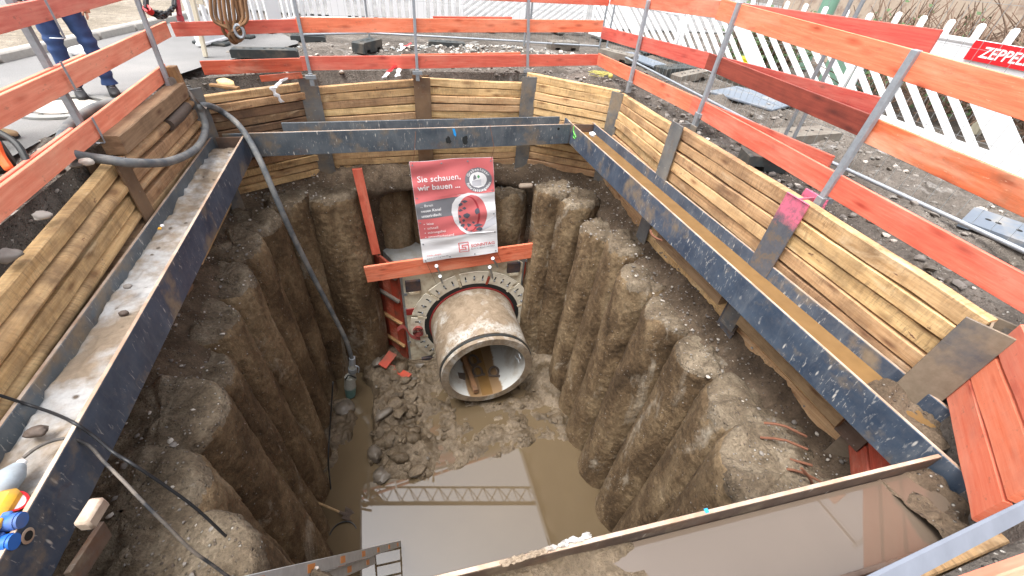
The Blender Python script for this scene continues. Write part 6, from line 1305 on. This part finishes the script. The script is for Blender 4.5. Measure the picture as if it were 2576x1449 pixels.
    hd = shape('head', [((0, 0, 1.50), .05, .052), ((.005, 0, 1.56), .058, .058), ((.02, 0, 1.60), .078, .066), ((.018, 0, 1.66), .096, .074), ((.012, 0, 1.72), .1, .078), ((.004, 0, 1.77), .088, .072), ((0, 0, 1.80), .055, .05), ((0, 0, 1.81), .02, .02)], 'skin')
    m = MB(); m.tube([(.105, 0, 1.685), (.128, 0, 1.65), (.108, 0, 1.64)], [.012, .017, .012], 8); m.build('nose', MAT['skin'], t, local=True, smooth=180)
    for sy in (-1, 1):
        m = MB(); m.add((V_ * .012 + np.array([.098, sy * .032, 1.685])).tolist(), F_.tolist()); m.build('eye', MAT['sign_white'], t, local=True); m = MB(); m.tube([(.0, sy * .078, 1.70), (-.005, sy * .09, 1.675), (.0, sy * .08, 1.645)], [.012, .016, .01], 8); m.build('ear', MAT['skin'], t, local=True)
    m = MB(); m.tube([(.093, -.026, 1.612), (.104, 0, 1.611), (.093, .026, 1.612)], .006, 6); m.build('mouth', MAT['print_maroon'], t, local=True)
    shape('hair' if not hat else 'helmet', [((-.02, 0, 1.66), .09, .084), ((-.012, 0, 1.72), .1, .088), ((-.002, 0, 1.77), .1, .084), ((0, 0, 1.81), .075, .066), ((0, 0, 1.83), .03, .03)], hat or 'hair'); return t
mf = (G(228, 246, 0) + G(268, 238, 0)) / 2; person('person in blue jeans and dark shoes standing on the road behind the left rail', mf.x - .02, mf.y + .05, R_(-62), 'jacket_dark', 'jeans', 'shoe_black', .14)
mf2 = G(12, 352, 0); person('person in tan work boots at the left frame edge, only the boots in view', mf2.x - .10, mf2.y - .1, R_(8), 'hivis_orange', 'hivis', 'tan_leather', .15, 'sign_white')
# ------------------------------------------------------------------ crane jib mirrored in the pit water
def mir(px, py, z): p = G(px, py, -6); r = ray(px, py); s = (z + 6) / -r[2]; return Vector((p.x + r[0] * s, p.y + r[1] * s, z))
a, b = mir(940, 1247, 12), mir(1360, 1247, 12); dj = (b - a).normalized(); A = a - dj * 26; B = b + dj * 10; t = thing('crane_jib', 'lattice crane jib high over the site, mirrored in the pit water', 'crane', tuple((a + b) / 2)); sj = Vector((-dj.y, dj.x, 0)); ch = [Vector((0, 0, .9)), sj * .5, -sj * .5]
for k, c in enumerate(ch): m = MB(); m.tube([A + c, B + c], .06, 6); m.build('chord', MAT['iron'], t)
m = MB(); L = (B - A).length; n = int(L / .9)
for i in range(n):
    p, q = A + dj * (L * i / n), A + dj * (L * (i + .5) / n); r_ = A + dj * (L * (i + 1) / n); 
    for u, v in ((p + ch[1], q + ch[0]), (q + ch[0], r_ + ch[1]), (p + ch[2], q + ch[0]), (q + ch[0], r_ + ch[2]), (p + ch[1], r_ + ch[2])): m.tube([u, v], .028, 4, False)
m.build('lattice', MAT['iron'], t); m = MB(); m.box((A.x, A.y, 4.8), (1.2, 1.2, 15.6), .05); m.build('mast', MAT['iron'], t)

r_ = random.Random(31); m = MB()
for i in range(60):
    u = r_.random(); c = G(1265 + 215 * u, 1418 - 72 * u, ZT); m.add((IV * np.array([r_.uniform(.012, .03), r_.uniform(.008, .014), r_.uniform(.006, .014)]) + np.array([c.x, c.y + r_.uniform(-.012, .006), ZT + .006])).tolist(), IF.tolist())
o = m.build('mortar_crust', MAT['mortar'], wn); o['kind'] = 'stuff'
